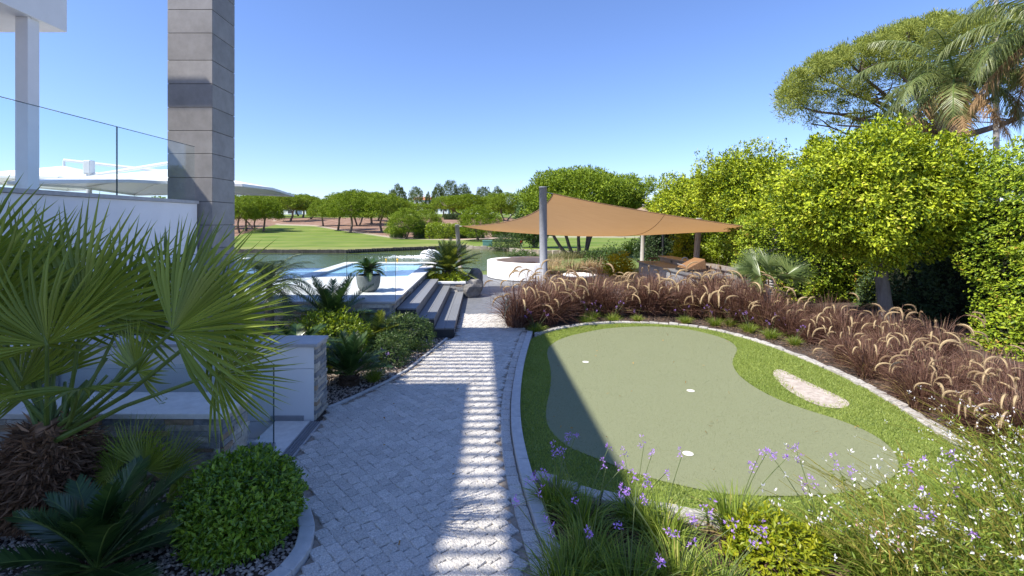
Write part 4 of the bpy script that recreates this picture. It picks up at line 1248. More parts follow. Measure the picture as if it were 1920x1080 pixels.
def crown_blob(mb, c, r, ntw, per, ll, lw, seed, amp=.12, inner=.35, k=3.0, flat=None, shell=.1, zmin=None, sprigs=0):
    d = fib(ntw) + rng.normal(0, .05, (ntw, 3)); d = nrm(d)
    rr = lump(d, seed, amp, k) * lump(d, seed + 9, amp * .6, k * 3.2) * (1 + rng.normal(0, shell, ntw))
    ins = rng.uniform(0, 1, ntw) < inner
    rr = np.where(ins, rr * rng.uniform(.55, .93, ntw), rr)
    p = d * rr[:, None] * np.array(r)
    if flat is not None:
        p[:, 2] = np.where(p[:, 2] < 0, p[:, 2] * flat, p[:, 2])
    q = p + np.array(c)
    if zmin is not None:
        kp = q[:, 2] > zmin; q = q[kp]; d = d[kp]
    rosettes(mb, q, nrm(d / np.array(r)), per, ll, lw)
    for _ in range(sprigs):
        dd = nrm(np.r_[rng.normal(0, .7, 2), abs(rng.normal(.6, .4))]); b = np.array(c) + dd * np.array(r) * .97
        m = int(rng.integers(6, 12)); t = np.linspace(0, 1, m)[:, None]
        pp = b + (dd * .35 + (0, 0, .65)) * t * rng.uniform(.15, .34)
        rosettes(mb, pp, np.repeat(dd[None], m, 0), 4, ll * .9, lw * .9, .9)

def hedge_box(mb, x0, x1, y0, y1, z0, z1, dens, per, ll, lw, seed, bulge=.1, faces='LFT', inner=.3):
    """faces: L = -x side, F = -y side, T = top, R = +x, B = +y"""
    for fc in faces:
        dims = {'L': (y1 - y0, z1 - z0), 'R': (y1 - y0, z1 - z0), 'F': (x1 - x0, z1 - z0), 'B': (x1 - x0, z1 - z0), 'T': (x1 - x0, y1 - y0)}[fc]
        n = int(dims[0] * dims[1] * dens)
        a_, b_ = rng.uniform(0, 1, n), rng.uniform(0, 1, n)
        if fc in 'LR':
            p = np.c_[np.full(n, x0 if fc == 'L' else x1), y0 + a_ * (y1 - y0), z0 + b_ * (z1 - z0)]; o = np.array([-1 if fc == 'L' else 1, 0, 0.])
        elif fc in 'FB':
            p = np.c_[x0 + a_ * (x1 - x0), np.full(n, y0 if fc == 'F' else y1), z0 + b_ * (z1 - z0)]; o = np.array([0, -1 if fc == 'F' else 1, 0.])
        else:
            p = np.c_[x0 + a_ * (x1 - x0), y0 + b_ * (y1 - y0), np.full(n, z1)]; o = np.array([0, 0, 1.])
        b = bulge * (np.sin(p @ np.array([2.1, 1.7, 2.9]) + seed) + np.sin(p @ np.array([-3.3, 4.1, 1.9]) + 2 * seed) + .6 * np.sin(p @ np.array([7.3, 6.1, -8.2]) + seed))
        dep = np.where(rng.uniform(0, 1, n) < inner, -rng.uniform(.05, .3, n), rng.normal(0, .03, n))
        p = p + o * (b + dep)[:, None]
        rosettes(mb, p, np.repeat(o[None], n, 0), per, ll, lw, .8)

def limb(mb, p0, p1, r0, r1, bend=.15, seg=6, sides=7):
    p0, p1 = np.array(p0, float), np.array(p1, float)
    t = np.linspace(0, 1, seg)[:, None]
    L_ = np.linalg.norm(p1 - p0)
    off = rng.normal(0, 1, 3) * L_ * bend
    pts = p0 + (p1 - p0) * t + off * np.sin(np.pi * t) * .5 + rng.normal(0, L_ * .012, (seg, 3)) * np.sin(np.pi * t)
    mb.tube(pts, np.linspace(r0, r1, seg), sides, True)
    return pts

def grass_blades(mb, n, r0, h, reach, w, up=.3, seg=4, center=(0, 0, 0), az=None, droop=1.0):
    th = rng.uniform(0, 2 * np.pi, n) if az is None else rng.normal(az[0], az[1], n)
    rb = r0 * np.sqrt(rng.uniform(0, 1, n))
    ph = th + rng.normal(0, .5, n)
    b = np.c_[rb * np.cos(ph), rb * np.sin(ph), np.zeros(n)] + np.array(center)
    H = h * rng.uniform(.55, 1.1, n); Rr = reach * rng.uniform(.15, 1.1, n)
    out = np.c_[np.cos(th), np.sin(th), np.zeros(n)]
    side = np.c_[-np.sin(th), np.cos(th), np.zeros(n)]
    side = nrm(side + rng.normal(0, .4, (n, 3)))
    t = np.linspace(0, 1, seg)
    W_ = w * rng.uniform(.7, 1.3, n)
    vs_ = []
    for k, tk in enumerate(t):
        p = b + out * (Rr * tk ** 1.6)[:, None] + np.array([0, 0, 1]) * (H * (tk - droop * .42 * (Rr / max(reach, 1e-6)) * tk ** 2.6))[:, None]
        ww = W_ * (1 - tk ** 2 * .95)
        vs_ += [p - side * ww[:, None] * .5, p + side * ww[:, None] * .5]
    v = np.stack(vs_, 1)
    m = 2 * seg
    base = (np.arange(n) * m)[:, None]
    fs = [base + np.array([2 * k, 2 * k + 1, 2 * k + 3, 2 * k + 2]) for k in range(seg - 1)]
    mb.add(v.reshape(-1, 3), np.vstack(fs))

def fan_leaf(Rr=.7, n=40, spread=R(250), droop=.12, cup=.15, wid=1.0, seed=0, split=.42):
    r = np.random.default_rng(seed)
    mb = MB()
    a = np.linspace(-spread / 2, spread / 2, n) + r.normal(0, spread / n * .12, n)
    de = spread / n / 2
    Ri = Rr * (.8 + .2 * np.cos(a * .75)) * r.uniform(.9, 1.05, n)
    sw = r.normal(0, .04, n); dr = droop * r.uniform(.4, 1.7, n)
    r1 = Rr * split
    def pt(rad, ang, lift, k):
        f = rad / Rr
        z = lift - dr[k] * Rr * f ** 2.4 + cup * rad * (1 - np.cos(ang))
        return (rad * np.sin(ang), rad * np.cos(ang), z)
    for k in range(n):
        x = a[k]; h = r1 * de * .55
        hw = r1 * de * wid
        v = [(0, 0, 0), pt(r1, x - de, h, k), pt(r1, x, -h, k), pt(r1, x + de, h, k)]
        r2 = r1 + (Ri[k] - r1) * .5; xs_ = x + sw[k] * .5
        d2 = hw * .62 / r2
        v += [pt(r2, xs_ - d2, h * .55, k), pt(r2, xs_, -h * .45, k), pt(r2, xs_ + d2, h * .55, k), pt(Ri[k], x + sw[k], 0, k)]
        mb.add(v, [(0, 1, 2), (0, 2, 3), (4, 7, 5), (5, 7, 6)], [(1, 4, 5, 2), (2, 5, 6, 3)])
    return mb

def frame(hub, axis, normal):
    y = Vector(axis).normalized(); z = Vector(normal); z = (z - y * z.dot(y)).normalized(); x = y.cross(z)
    m = Matrix((x, y, z)).transposed().to_4x4(); m.translation = Vector(hub)
    return m

def frond(mb, L_=.6, n=46, lmax=.13, w=.008, rise=R(50), curl=R(55), vee=.35, fwd=.55, droop=0, start=.14, tipf=.35, rach=None, rr=.008, twist=0, az=0, base=(0, 0, 0), jit=.06):
    """feather leaf in world space: az = compass direction it leans to"""
    t = np.linspace(0, 1, 14)
    ang = rise - curl * t ** 1.2
    dl = np.diff(t) * L_
    y = np.r_[0, np.cumsum(np.cos((ang[1:] + ang[:-1]) / 2) * dl)]; z = np.r_[0, np.cumsum(np.sin((ang[1:] + ang[:-1]) / 2) * dl)]
    out = np.array([math.cos(az), math.sin(az), 0]); side = np.array([-math.sin(az), math.cos(az), 0])
    pts = np.array(base) + y[:, None] * out + np.c_[np.zeros((14, 2)), z]
    tl = np.linspace(start, .985, n)
    pc = np.stack([np.interp(tl, t, pts[:, k]) for k in range(3)], 1)
    ta = np.interp(tl, t, ang)
    T = np.cos(ta)[:, None] * out + np.c_[np.zeros((n, 2)), np.sin(ta)]
    N = -np.sin(ta)[:, None] * out + np.c_[np.zeros((n, 2)), np.cos(ta)]
    u = (tl - start) / (1 - start)
    ll = lmax * np.minimum(1, .35 + 2.2 * u) * (1 - (1 - tipf) * np.clip((u - .45) / .55, 0, 1) ** 1.5)
    for s in (-1, 1):
        d = nrm(side * s + T * (fwd + .6 * u[:, None] ** 3) + N * vee + rng.normal(0, jit, (n, 3)))
        tip = pc + d * ll[:, None] - np.array([0, 0, 1]) * (droop * ll * rng.uniform(.5, 1.3, n))[:, None]
        mid = pc + d * ll[:, None] * .55 - np.array([0, 0, 1]) * (droop * ll * .22)[:, None]
        ww = T * w * .5
        v = np.stack([pc - ww, pc + ww, mid + ww * .9, tip, mid - ww * .9], 1).reshape(-1, 3)
        k = np.arange(n)[:, None] * 5
        mb.add(v, k + (0, 1, 2, 4)); mb.f.append(k + (4, 2, 3) + mb.n - 5 * n)
    if rach is not None:
        rach.tube(pts, np.linspace(rr, rr * .3, 14), 5)
    return pts

# ------------------------------------------------------------------ foreground fan palm
TP = Vector((-2.55, 2.86, 0))
fp = thing('fan_palm', 'large fan palm with shaggy brown trunk in the shade of the house', 'palm', tuple(TP))
mb = MB()
mb.lathe(TP, [(.13, -.02), (.17, .1), (.2, .25), (.185, .38), (.14, .48), (.08, .56)], 16)
n = 5200
th = rng.uniform(0, 6.28, n); zz = rng.uniform(0, .54, n)
rr = np.interp(zz, [0, .1, .25, .38, .48, .56], [.13, .17, .2, .185, .14, .08])
b = np.array(TP) + np.c_[rr * np.cos(th), rr * np.sin(th), zz]
o = np.c_[np.cos(th), np.sin(th), np.zeros(n)]
d = nrm(o * .7 + rng.normal(0, .55, (n, 3)) + (0, 0, -.15))
leaves(mb, b, d, nrm(rng.normal(0, 1, (n, 3))), rng.uniform(.04, .13, n), rng.uniform(.003, .009, n), .1, .25)
mb.build('trunk', M['fibre'], fp)
crown = TP + Vector((0, 0, .47))
FL = [  # hub px,py,Y | image axis dx,dy, depth | radius m | segments spread deg | facing
    ((156, 580, 2.88), (0.05, 1.0, .0), .72, 38, 225, (0, -1, .35), .06),
    ((322, 622, 2.42), (.78, .62, .02), .68, 36, 165, (-.15, -1, .45), .05),
    ((88, 646, 2.66), (-.25, 1, -.1), .58, 36, 185, (.1, -1, .3), .2),
    ((258, 697, 2.7), (.25, .9, -.3), .33, 28, 200, (0, -.75, .8), .1),
    ((150, 729, 2.5), (.1, .25, -1), .36, 28, 200, (0, -.2, 1), .12),
    ((405, 700, 2.4), (1, .0, .0), .42, 34, 150, (-.1, -.8, .7), .1),
    ((-40, 610, 2.75), (-.1, 1, .0), .75, 40, 230, (.25, -1, .3), .1),
    ((60, 560, 3.1), (-.15, 1, .1), .68, 40, 220, (.1, -1, .2), .1),
    ((235, 590, 3.1), (.25, 1, .1), .66, 40, 230, (-.1, -1, .3), .1),
    ((330, 560, 3.15), (.55, .85, .1), .62, 40, 220, (-.2, -1, .4), .1),
    ((-60, 520, 2.95), (-.3, 1, .0), .7, 38, 220, (.3, -1, .2), .1),
    ((405, 605, 2.45), (1, .35, .0), .44, 36, 200, (-.15, -1, .5), .1),
    ((110, 590, 3.2), (.1, 1, .1), .66, 40, 220, (0, -1, .3), .1),
]
for k, (hp, ax, rad, ns, spd, fc, dr) in enumerate(FL):
    hub = P(*hp)
    axis = Vector((ax[0], ax[2], ax[1]))
    m = frame(hub, axis, fc)
    lf = fan_leaf(rad, ns, R(spd), dr, .12, 1.0, k)
    v = np.vstack(lf.v); v = v @ np.array(m.to_3x3()).T + np.array(hub)
    L_ = MB(); L_.add(v, *lf.f)
    o = L_.build('leaf', M['fan'], fp)
    q = MB()
    p0 = crown + Vector((rng.normal(0, .05), rng.normal(0, .05), -.02))
    midp = p0.lerp(hub, .5) + Vector((0, 0, -.04 + .03 * rng.normal()))
    q.tube([p0, midp, hub, hub + axis.normalized() * .05], [.017, .012, .009, .004], 6)
    t = rng.uniform(.1, .75, 34)
    pb_ = np.array(p0)[None] + (np.array(hub) - np.array(p0))[None] * t[:, None] + np.array([0, 0, -.04])[None] * np.sin(np.pi * t)[:, None]
    leaves(q, pb_, nrm(rng.normal(0, 1, (34, 3))), nrm(rng.normal(0, 1, (34, 3))), np.full(34, .022), np.full(34, .004), 0)
    q.build('petiole', M['petiole'], o)
# bare upright petioles that hide the trunk head
for k in range(12):
    a_ = rng.uniform(0, 6.28); q = MB()
    p0 = np.array(crown) + (rng.normal(0, .05), rng.normal(0, .05), -.05)
    p1 = p0 + (math.cos(a_) * .22, math.sin(a_) * .16 + .1, rng.uniform(.25, .5))
    q.tube([p0, (p0 + p1) / 2 + (0, 0, .03), p1], [.016, .012, .009], 6)
    o = q.build('petiole', M['petiole'], fp)
    if k < 2:
        axis = Vector((math.cos(a_), math.sin(a_) + .3, .9))
        lf = fan_leaf(.5, 34, R(220), .15, .1, 1, 50 + k)
        m = frame(p1, axis, (rng.normal(0, .3), -.8, .6))
        v = np.vstack(lf.v) @ np.array(m.to_3x3()).T + p1
        MB().add(v, *lf.f).build('leaf', M['fan'], fp)

def small_fan(base, hubs, label, cat='palm', name='fan_palm', trunk=None, leafm='fan', rad=.34, ns=28, cr=None):
    t = thing(name, label, cat, tuple(base))
    base = Vector(base)
    if trunk:
        h, r0, mt = trunk
        q = MB(); pts = [base + Vector((0.0, 0, 0)), base + Vector((.03, 0, h * .5)), base + Vector((.07, 0, h))]
        q.tube(pts, [r0 * 1.15, r0, r0 * .95], 12)
        for zz in np.arange(.04, h, .045):
            q.lathe(base + Vector((.07 * zz / h, 0, zz)), [(r0 * .9, 0), (r0 * 1.22, .012), (r0 * .95, .03)], 12)
        q.build('trunk', mt, t)
        base = pts[-1]
    for k, (dx, dy, dz, rd) in enumerate(hubs):
        hub = base + Vector((dx, dy, dz))
        axis = Vector((dx * 1.6 + rng.normal(0, .1), dy * 1.6 + rng.normal(0, .1), dz + .1))
        nrmv = Vector((-dx, -.8 - dy, .5))
        lf = fan_leaf(rd, ns, R(170), .08, .15, 1, 90 + k, .36)
        m = frame(hub, axis, nrmv)
        v = np.vstack(lf.v) @ np.array(m.to_3x3()).T + np.array(hub)
        o = MB().add(v, *lf.f).build('leaf', M[leafm], t)
        MB().tube([base, base.lerp(hub, .6) + Vector((0, 0, .01)), hub], [.009, .007, .005], 5).build('petiole', M['petiole'], o)
    return t
c = P(262, 930, 2.9)
small_fan((c.x, c.y, 0), [(-.14, .0, .25, .26), (-.04, .0, .3, .3), (.06, -.03, .27, .3), (.15, .0, .22, .32), (.2, -.05, .12, .28), (-.18, -.05, .12, .24), (.02, -.12, .16, .26)], 'small fan palm in front of the low stone wall')
c = P(1437, 575, 8.2)
hb = []
for k in range(17):
    a_ = k * 2.4; el = rng.uniform(.02, .95)
    hb.append((.3 * math.cos(a_) * math.cos(el), .3 * math.sin(a_) * math.cos(el), .27 * math.sin(el) + .02, .42))
M['fanlit'] = leafmat('sunlit_fan_leaf', (.09, .14, .04), (.2, .25, .085), .3, .35, .5)
small_fan((c.x, c.y, 0), hb, 'small fan palm with pale ringed trunk among the purple grasses', trunk=(.75, .06, M['wood_post']), leafm='fanlit', ns=30)

# ------------------------------------------------------------------ sago palms
def sago(base, n, L_, label, matn='sago', lmax=.13, foot=(.09, .12), rises=(15, 80), curl=(35, 70), w=.009, nl=44, azs=None, group=None, name='sago_palm', vee=.35, droop=0, footm='sagofoot', seed=1, fwd=.55):
    t = thing(name, label, 'palm', tuple(base), group)
    base = np.array(base, float)
    q = MB(); q.lathe(base, [(foot[0], -.02), (foot[0] * 1.15, foot[1] * .5), (foot[0] * .7, foot[1]), (foot[0] * .2, foot[1] * 1.15)], 14)
    m_ = 260; th = rng.uniform(0, 6.28, m_); zz = rng.uniform(0, foot[1], m_)
    leaves(q, base + np.c_[foot[0] * np.cos(th), foot[0] * np.sin(th), zz], nrm(np.c_[np.cos(th), np.sin(th), np.full(m_, .8)]), nrm(rng.normal(0, 1, (m_, 3))), np.full(m_, foot[0] * .5), np.full(m_, foot[0] * .22), .2)
    q.build('trunk', M[footm], t)
    for k in range(n):
        a_ = (k * 2.39996 + seed) if azs is None else azs[k % len(azs)] + rng.normal(0, .12)
        f = ((k + .5) / n)
        ri = R(rises[0] + (rises[1] - rises[0]) * f) + rng.normal(0, .08)
        q = MB(); ra = MB()
        frond(q, L_ * rng.uniform(.85, 1.1) * (1 - .12 * f), nl, lmax, w, ri, R(rng.uniform(*curl)) * (1.1 - .5 * f), vee, fwd, droop, rach=ra, rr=.007 * L_ / .6, az=a_, base=base + (0, 0, foot[1]))
        o = q.build('frond', M[matn], t)
        ra.build('midrib', M['petiole'], o)
    return t
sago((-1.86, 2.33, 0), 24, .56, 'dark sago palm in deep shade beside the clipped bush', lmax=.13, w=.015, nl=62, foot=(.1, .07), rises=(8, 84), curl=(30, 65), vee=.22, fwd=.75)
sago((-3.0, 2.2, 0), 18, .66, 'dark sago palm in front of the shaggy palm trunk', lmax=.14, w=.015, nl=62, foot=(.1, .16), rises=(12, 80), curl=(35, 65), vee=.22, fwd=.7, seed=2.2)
c = P(622, 578, 6.55)
sago((c.x, c.y, 0), 34, .84, 'big sago palm below the grey pot by the pool terrace', lmax=.16, w=.013, nl=46, foot=(.12, .32), rises=(2, 82), curl=(30, 60), seed=.4)
c = P(655, 700, 5.15)
sago((c.x, c.y, 0), 24, .5, 'upright sago palm beside the end of the white wall', lmax=.12, w=.011, nl=44, foot=(.08, .1), rises=(25, 85), curl=(20, 50), seed=1.4)
c = P(705, 625, 6.5)
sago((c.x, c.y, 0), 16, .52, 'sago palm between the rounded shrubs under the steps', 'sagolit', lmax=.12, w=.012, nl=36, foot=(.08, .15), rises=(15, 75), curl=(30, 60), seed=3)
c = P(555, 640, 5.0)
sago((c.x, c.y, .0), 18, .5, 'sago palm half hidden behind the white wall top', lmax=.12, w=.012, nl=36, foot=(.08, .35), rises=(5, 70), curl=(30, 60), seed=3.6)
sago((px_, py_, DZ + .235), 30, .3, 'young sago palm growing in the grey pot', lmax=.085, w=.011, nl=30, foot=(.055, .1), rises=(5, 70), curl=(40, 80), seed=.2)
c = P(842, 520, 11.6)
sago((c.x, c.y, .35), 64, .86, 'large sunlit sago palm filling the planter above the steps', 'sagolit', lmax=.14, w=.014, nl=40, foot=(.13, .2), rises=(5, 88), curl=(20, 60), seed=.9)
# pygmy date palm behind the white wall
c = P(505, 560, 5.9)
t = sago((c.x, c.y, 0), 34, .62, 'feathery pygmy date palm behind the white wall', 'date', lmax=.2, w=.007, nl=50, foot=(.05, .95), rises=(-10, 85), curl=(70, 120), droop=.35, vee=.1, name='date_palm', footm='barkgrey', fwd=.8)

# ------------------------------------------------------------------ queen palms at the right
def queen(hub, n, L_, label, dead=5, seed=0, rises=(-20, 75)):
    hub = np.array(hub, float)
    t = thing('queen_palm', label, 'palm', (hub[0] + .15, hub[1], 0))
    q = MB(); q.tube([(hub[0] + .15, hub[1], 0), (hub[0] + .1, hub[1], hub[2] * .5), tuple(hub - (0, 0, .1))], [.19, .16, .13], 12); q.build('trunk', M['barkgrey'], t)
    q = MB(); m_ = 500; th = rng.uniform(0, 6.28, m_); zz = rng.uniform(-.9, .05, m_)
    leaves(q, hub + np.c_[.15 * np.cos(th), .15 * np.sin(th), zz], nrm(np.c_[np.cos(th) * .4, np.sin(th) * .4, np.full(m_, -.8)] + rng.normal(0, .3, (m_, 3))), nrm(rng.normal(0, 1, (m_, 3))), rng.uniform(.15, .35, m_), np.full(m_, .05), .2)
    q.build('leaf_bases', M['deadfrond'], t)
    for k in range(n + dead):
        d_ = k >= n
        a_ = k * 2.39996 + seed
        q, ra = MB(), MB()
        f = (k + .5) / n if not d_ else 0
        ri = R(rises[0] + (rises[1] - rises[0]) * f) if not d_ else R(rng.uniform(-55, -30))
        frond(q, L_ * rng.uniform(.85, 1.1), 90, .5 if not d_ else .38, .022, ri, R(rng.uniform(85, 120)) * (1.05 - .25 * f) if not d_ else R(30), .05, .55, .95, .08, rach=ra, rr=.022, az=a_, base=hub, jit=.16)
        o = q.build('frond', M['deadfrond' if d_ else 'queen'], t)
        ra.build('midrib', M['petiole'] if not d_ else M['deadfrond'], o)
hq = P(1790, 150, 12.5)
queen(hq, 20, 2.3, 'queen palm with drooping fronds rising behind the clipped trees', 6, .6)
hq = P(1975, 45, 10.5)
queen(hq, 15, 2.2, 'queen palm with dry hanging fronds above the tall hedge', 6, 2.0)

# ------------------------------------------------------------------ clipped shrubs
def shrub(c, r, label, matn, ntw, per, ll, lw, seed, group=None, name='shrub', amp=.07, flat=None, sprigs=0, shell=.05, stem=True):
    t = thing(name, label, 'shrub', (c[0], c[1], 0), group)
    mb = MB(); crown_blob(mb, c, r, ntw, per, ll, lw, seed, amp, .3, 3, flat, shell, zmin=.01, sprigs=sprigs)
    mb.build('foliage', M[matn], t)
    q = MB()
    for k in range(6):
        a_ = k * 1.05
        limb(q, (c[0], c[1], -.03), (c[0] + r[0] * .6 * math.cos(a_), c[1] + r[1] * .6 * math.sin(a_), c[2] + r[2] * .45), .012, .005, .1, 4, 5)
    q.build('stem', M['barkgrey'], t)
    return t
shrub((-1.33, 2.68, .17), (.29, .32, .225), 'large clipped round bush at the bend of the cobbled path', 'bush', 1900, 9, .034, .015, 1, amp=.05)
c = P(620, 612, 5.9)
shrub((c.x, c.y, .3), (.46, .4, .3), 'bright sunlit clipped shrub behind the white wall', 'bushlit', 900, 8, .045, .02, 2)
c = P(757, 620, 6.6)
shrub((c.x, c.y, .18), (.36, .33, .27), 'rounded green shrub in front of the step end panels', 'bushgrey', 900, 8, .034, .013, 3, amp=.06)
c = P(727, 662, 5.95)
shrub((c.x, c.y, .12), (.27, .25, .24), 'smaller rounded green shrub at the gravel edge', 'bushgrey', 700, 8, .032, .012, 4, amp=.06)
c = P(1450, 1070, 2.5)
shrub((c.x, c.y, .05), (.22, .2, .12), 'low lime green shrub at the front of the flower bed', 'lime', 420, 9, .035, .016, 5, amp=.12)
c = P(822, 528, 11.25)
shrub((c.x - .05, c.y, .4), (.22, .12, .12), 'low yellow green plant under the large sago in the planter', 'lime', 200, 6, .07, .025, 6, amp=.15)
c = P(858, 530, 11.2)
shrub((c.x, c.y, .4), (.2, .14, .1), 'low green plant at the planter corner beside the boulders', 'bushlit', 160, 6, .07, .025, 7, amp=.15)

# ------------------------------------------------------------------ clipped trees and hedges on the right
def topiary(base, c, r, label, ntw, per, ll, lw, seed, trunk_r=.09, sprigs=14, matn='ficus', group=None):
    t = thing('clipped_tree', label, 'tree', tuple(base), group)
    q = MB()
    limb(q, base, (c[0], c[1], c[2] - r[2] * .55), trunk_r * 1.1, trunk_r * .85, .02, 6, 14)
    for k in range(9):
        a_ = k * 2.4
        limb(q, (c[0], c[1], c[2] - r[2] * .6), (c[0] + r[0] * .7 * math.cos(a_), c[1] + r[1] * .7 * math.sin(a_), c[2] + r[2] * rng.uniform(-.3, .5)), trunk_r * .5, .012, .12, 5, 6)
    q.build('trunk', M['barkgrey'], t)
    mb = MB(); crown_blob(mb, c, r, ntw, per, ll, lw, seed, .12, .35, 3.2, .92, .06, sprigs=sprigs)
    crown_blob(mb, c, tuple(x * .72 for x in r), ntw // 3, 6, ll * 1.8, lw * 1.9, seed, .1, .3, 3.2, .92, .06)
    mb.build('crown', M[matn], t)
c = P(1636, 372, 7.75)
topiary((P(1667, 600, 7.75).x, 7.75, 0), (c.x + .06, c.y, 2.1), (1.27, 1.15, 1.0), 'big clipped round tree with bright leaves on a single grey trunk', 6500, 9, .062, .031, 11, .095, 26)
c = P(1402, 372, 13.2)
topiary((P(1412, 500, 13.2).x, 13.2, 0), (c.x, c.y, 2.4), (1.4, 1.3, 1.12), 'clipped round tree behind the tip of the shade sail', 4000, 8, .075, .038, 12, .09, 20)
c = P(1296, 388, 17.5)
topiary((P(1322, 480, 17.5).x, 17.5, 0), (c.x, c.y, 2.3), (1.35, 1.2, 1.05), 'yellowish clipped tree above the middle of the sail edge', 2800, 8, .085, .042, 13, .09, 14)
c = P(1490, 345, 11.6)
topiary((c.x + .2, 12.2, 0), (c.x + .3, 13.4, 1.75), (.7, .7, .75), 'narrow clipped tree squeezed between the two round crowns', 2000, 8, .07, .035, 14, .07, 12, 'hedge')
def hedge(name, label, box, dens, per, ll, lw, seed, matn, faces='LFT', bulge=.06, slope=None):
    t = thing(name, label, 'hedge', ((box[0] + box[1]) / 2, (box[2] + box[3]) / 2, 0))
    mb = MB(); hedge_box(mb, *box, dens, per, ll, lw, seed, bulge, faces)
    if slope:
        for v in mb.v: v[:, 2] *= np.interp(v[:, 0], [a_[0] for a_ in slope], [a_[1] for a_ in slope])
    mb.build('foliage', M[matn], t)
    x0, x1, y0, y1, z0, z1 = box
    q = MB()
    for k in range(int((x1 - x0) * (y1 - y0) * 2) + 2):
        x, y = rng.uniform(x0 + .2, x1 - .1), rng.uniform(y0 + .2, y1 - .1)
        limb(q, (x, y, -.05), (x + rng.normal(0, .1), y, (z1 - .3) * (.78 if slope else 1)), .03, .01, .05, 4, 5)
    tag(q.build('stems', M['barkgrey'], t), None, kind='stuff')
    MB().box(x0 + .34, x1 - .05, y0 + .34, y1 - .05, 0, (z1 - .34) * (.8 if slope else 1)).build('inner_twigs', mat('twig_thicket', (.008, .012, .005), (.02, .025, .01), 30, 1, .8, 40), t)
hedge('hedge', 'tall leafy hedge with reddish new shoots at the edge of the flower bed', (6.85, 9.5, 4.9, 6.9, 0, 2.85), 430, 8, .052, .026, 21, 'hedge', 'LFT', .07, ((6.8, .84), (7.6, 1.0)))
hedge('hedge', 'sunlit hedge behind the trunk of the big clipped tree', (5.9, 10, 10.3, 11.6, 0, 1.75), 260, 8, .062, .03, 22, 'hedge', 'LFT')
hedge('hedge', 'sunlit hedge behind the kitchen counter', (6.4, 11, 15.2, 16.5, 0, 1.7), 190, 7, .075, .037, 23, 'hedge', 'LFT')
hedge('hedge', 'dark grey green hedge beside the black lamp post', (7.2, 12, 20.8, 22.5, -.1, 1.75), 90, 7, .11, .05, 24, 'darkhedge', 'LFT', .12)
hedge('hedge', 'hedge coloured dark for the shadow behind the big clipped tree', (7.9, 12, 7.6, 10.2, 0, 2.4), 170, 8, .065, .032, 25, 'darkhedge', 'LFT', .1)  # dark leaf puts the crown's shadow into the hedge colour
def cypress(base, h, r, label, seed, matn='hedge'):
    t = thing('conifer', label, 'tree', tuple(base))
    q = MB(); limb(q, base, (base[0], base[1], h * .95), .07, .015, .01, 5, 7); q.build('trunk', M['barkgrey'], t)
    mb = MB(); n = 1100
    f = rng.uniform(0, 1, n) ** .8; th = rng.uniform(0, 6.28, n)
    rr = r * (1 - f) ** .75 * (1 + .25 * np.sin(th * 3 + f * 14)) * rng.uniform(.7, 1.05, n)
    p = np.array(base) + np.c_[rr * np.cos(th), rr * np.sin(th), .25 + f * (h - .25)]
    rosettes(mb, p, nrm(np.c_[np.cos(th), np.sin(th), np.full(n, 1.2)]), 6, .12, .035, .45)
    mb.build('crown', M[matn], t)
for px, Y, top, lb in ((1528, 14.5, 258, 'slender upright conifer beside the big clipped tree'), (1556, 15.2, 280, 'shorter upright conifer just behind the slender one')):
    c = P(px, 400, Y); cypress((c.x, Y, 0), P(px, top, Y).z, .75, lb, px)

# ------------------------------------------------------------------ stone pines
def needle_puffs(mb, cen, rad, per, ll, lw, upb=.5):
    n = len(cen)
    d = nrm(rng.normal(0, 1, (n * per, 3)) + (0, 0, upb))
    p = np.repeat(cen, per, 0) + d * (np.repeat(rad, per) * rng.uniform(.35, 1, n * per))[:, None]
    leaves(mb, p, nrm(d + rng.normal(0, .5, d.shape)), nrm(rng.normal(0, .55, d.shape) + d * .5 + (-.35, -.15, .9)), ll * rng.uniform(.6, 1.3, n * per), lw * rng.uniform(.7, 1.3, n * per), .1)

def pine_variant(seed, matn='pine', lean=.06, trunks=1, base_flat=.4, nclump=300, per=48, bare=.38, pf=1.0):
    """unit pine: height 1, crown half width .5"""
    global rng
    keep_rng = rng; rng = np.random.default_rng(seed)
    root = thing('umbrella_pine', 'x', 'tree', (0, 0, 0))
    q = MB()
    for tr in range(trunks):
        tx, ty = (rng.normal(0, .03), rng.normal(0, .03)) if trunks > 1 else (0, 0)
        ex, ey = rng.normal(0, lean + .08 * (trunks > 1), 2)
        tpts = limb(q, (tx, ty, -.03), (ex, ey, bare + .1), .032 if trunks == 1 else .022, .02, .07, 6, 8)
        for k in range(6):
            a_ = rng.uniform(0, 6.28); rr = rng.uniform(.2, .42)
            b = tpts[int(rng.integers(3, 6))]
            limb(q, b, (ex + rr * math.cos(a_), ey + rr * math.sin(a_), bare + .18 + rng.uniform(0, .16)), .014, .005, .14, 5, 5)
    q.build('trunk', M['bark'], root)
    d = fib(nclump * 2); d = d[d[:, 2] > -.25]
    d = nrm(d + rng.normal(0, .06, d.shape))
    rr = lump(d, seed, .10, 2.6) * rng.uniform(.82, 1.03, len(d))
    p = d * rr[:, None] * np.array([.5, .5, 1 - bare - .1])
    p[:, 2] = np.where(p[:, 2] < 0, p[:, 2] * base_flat, p[:, 2] * .97) + bare + .08
    mb = MB(); needle_puffs(mb, p, rng.uniform(.04, .075, len(p)) * pf, per, .03 * pf, .013 * pf, .8)
    ins = rng.uniform(0, 1, len(p)) < .5
    needle_puffs(mb, p[ins] * (.82, .82, 1) - (0, 0, .04), rng.uniform(.04, .06, ins.sum()), per // 2, .03, .012)
    mb.build('crown', M[matn], root)
    rng = keep_rng
    return root
PV = [pine_variant(301), pine_variant(302, lean=.09), pine_variant(303, trunks=2), pine_variant(304, lean=.04, bare=.36), pine_variant(305, bare=.22, base_flat=.6)]
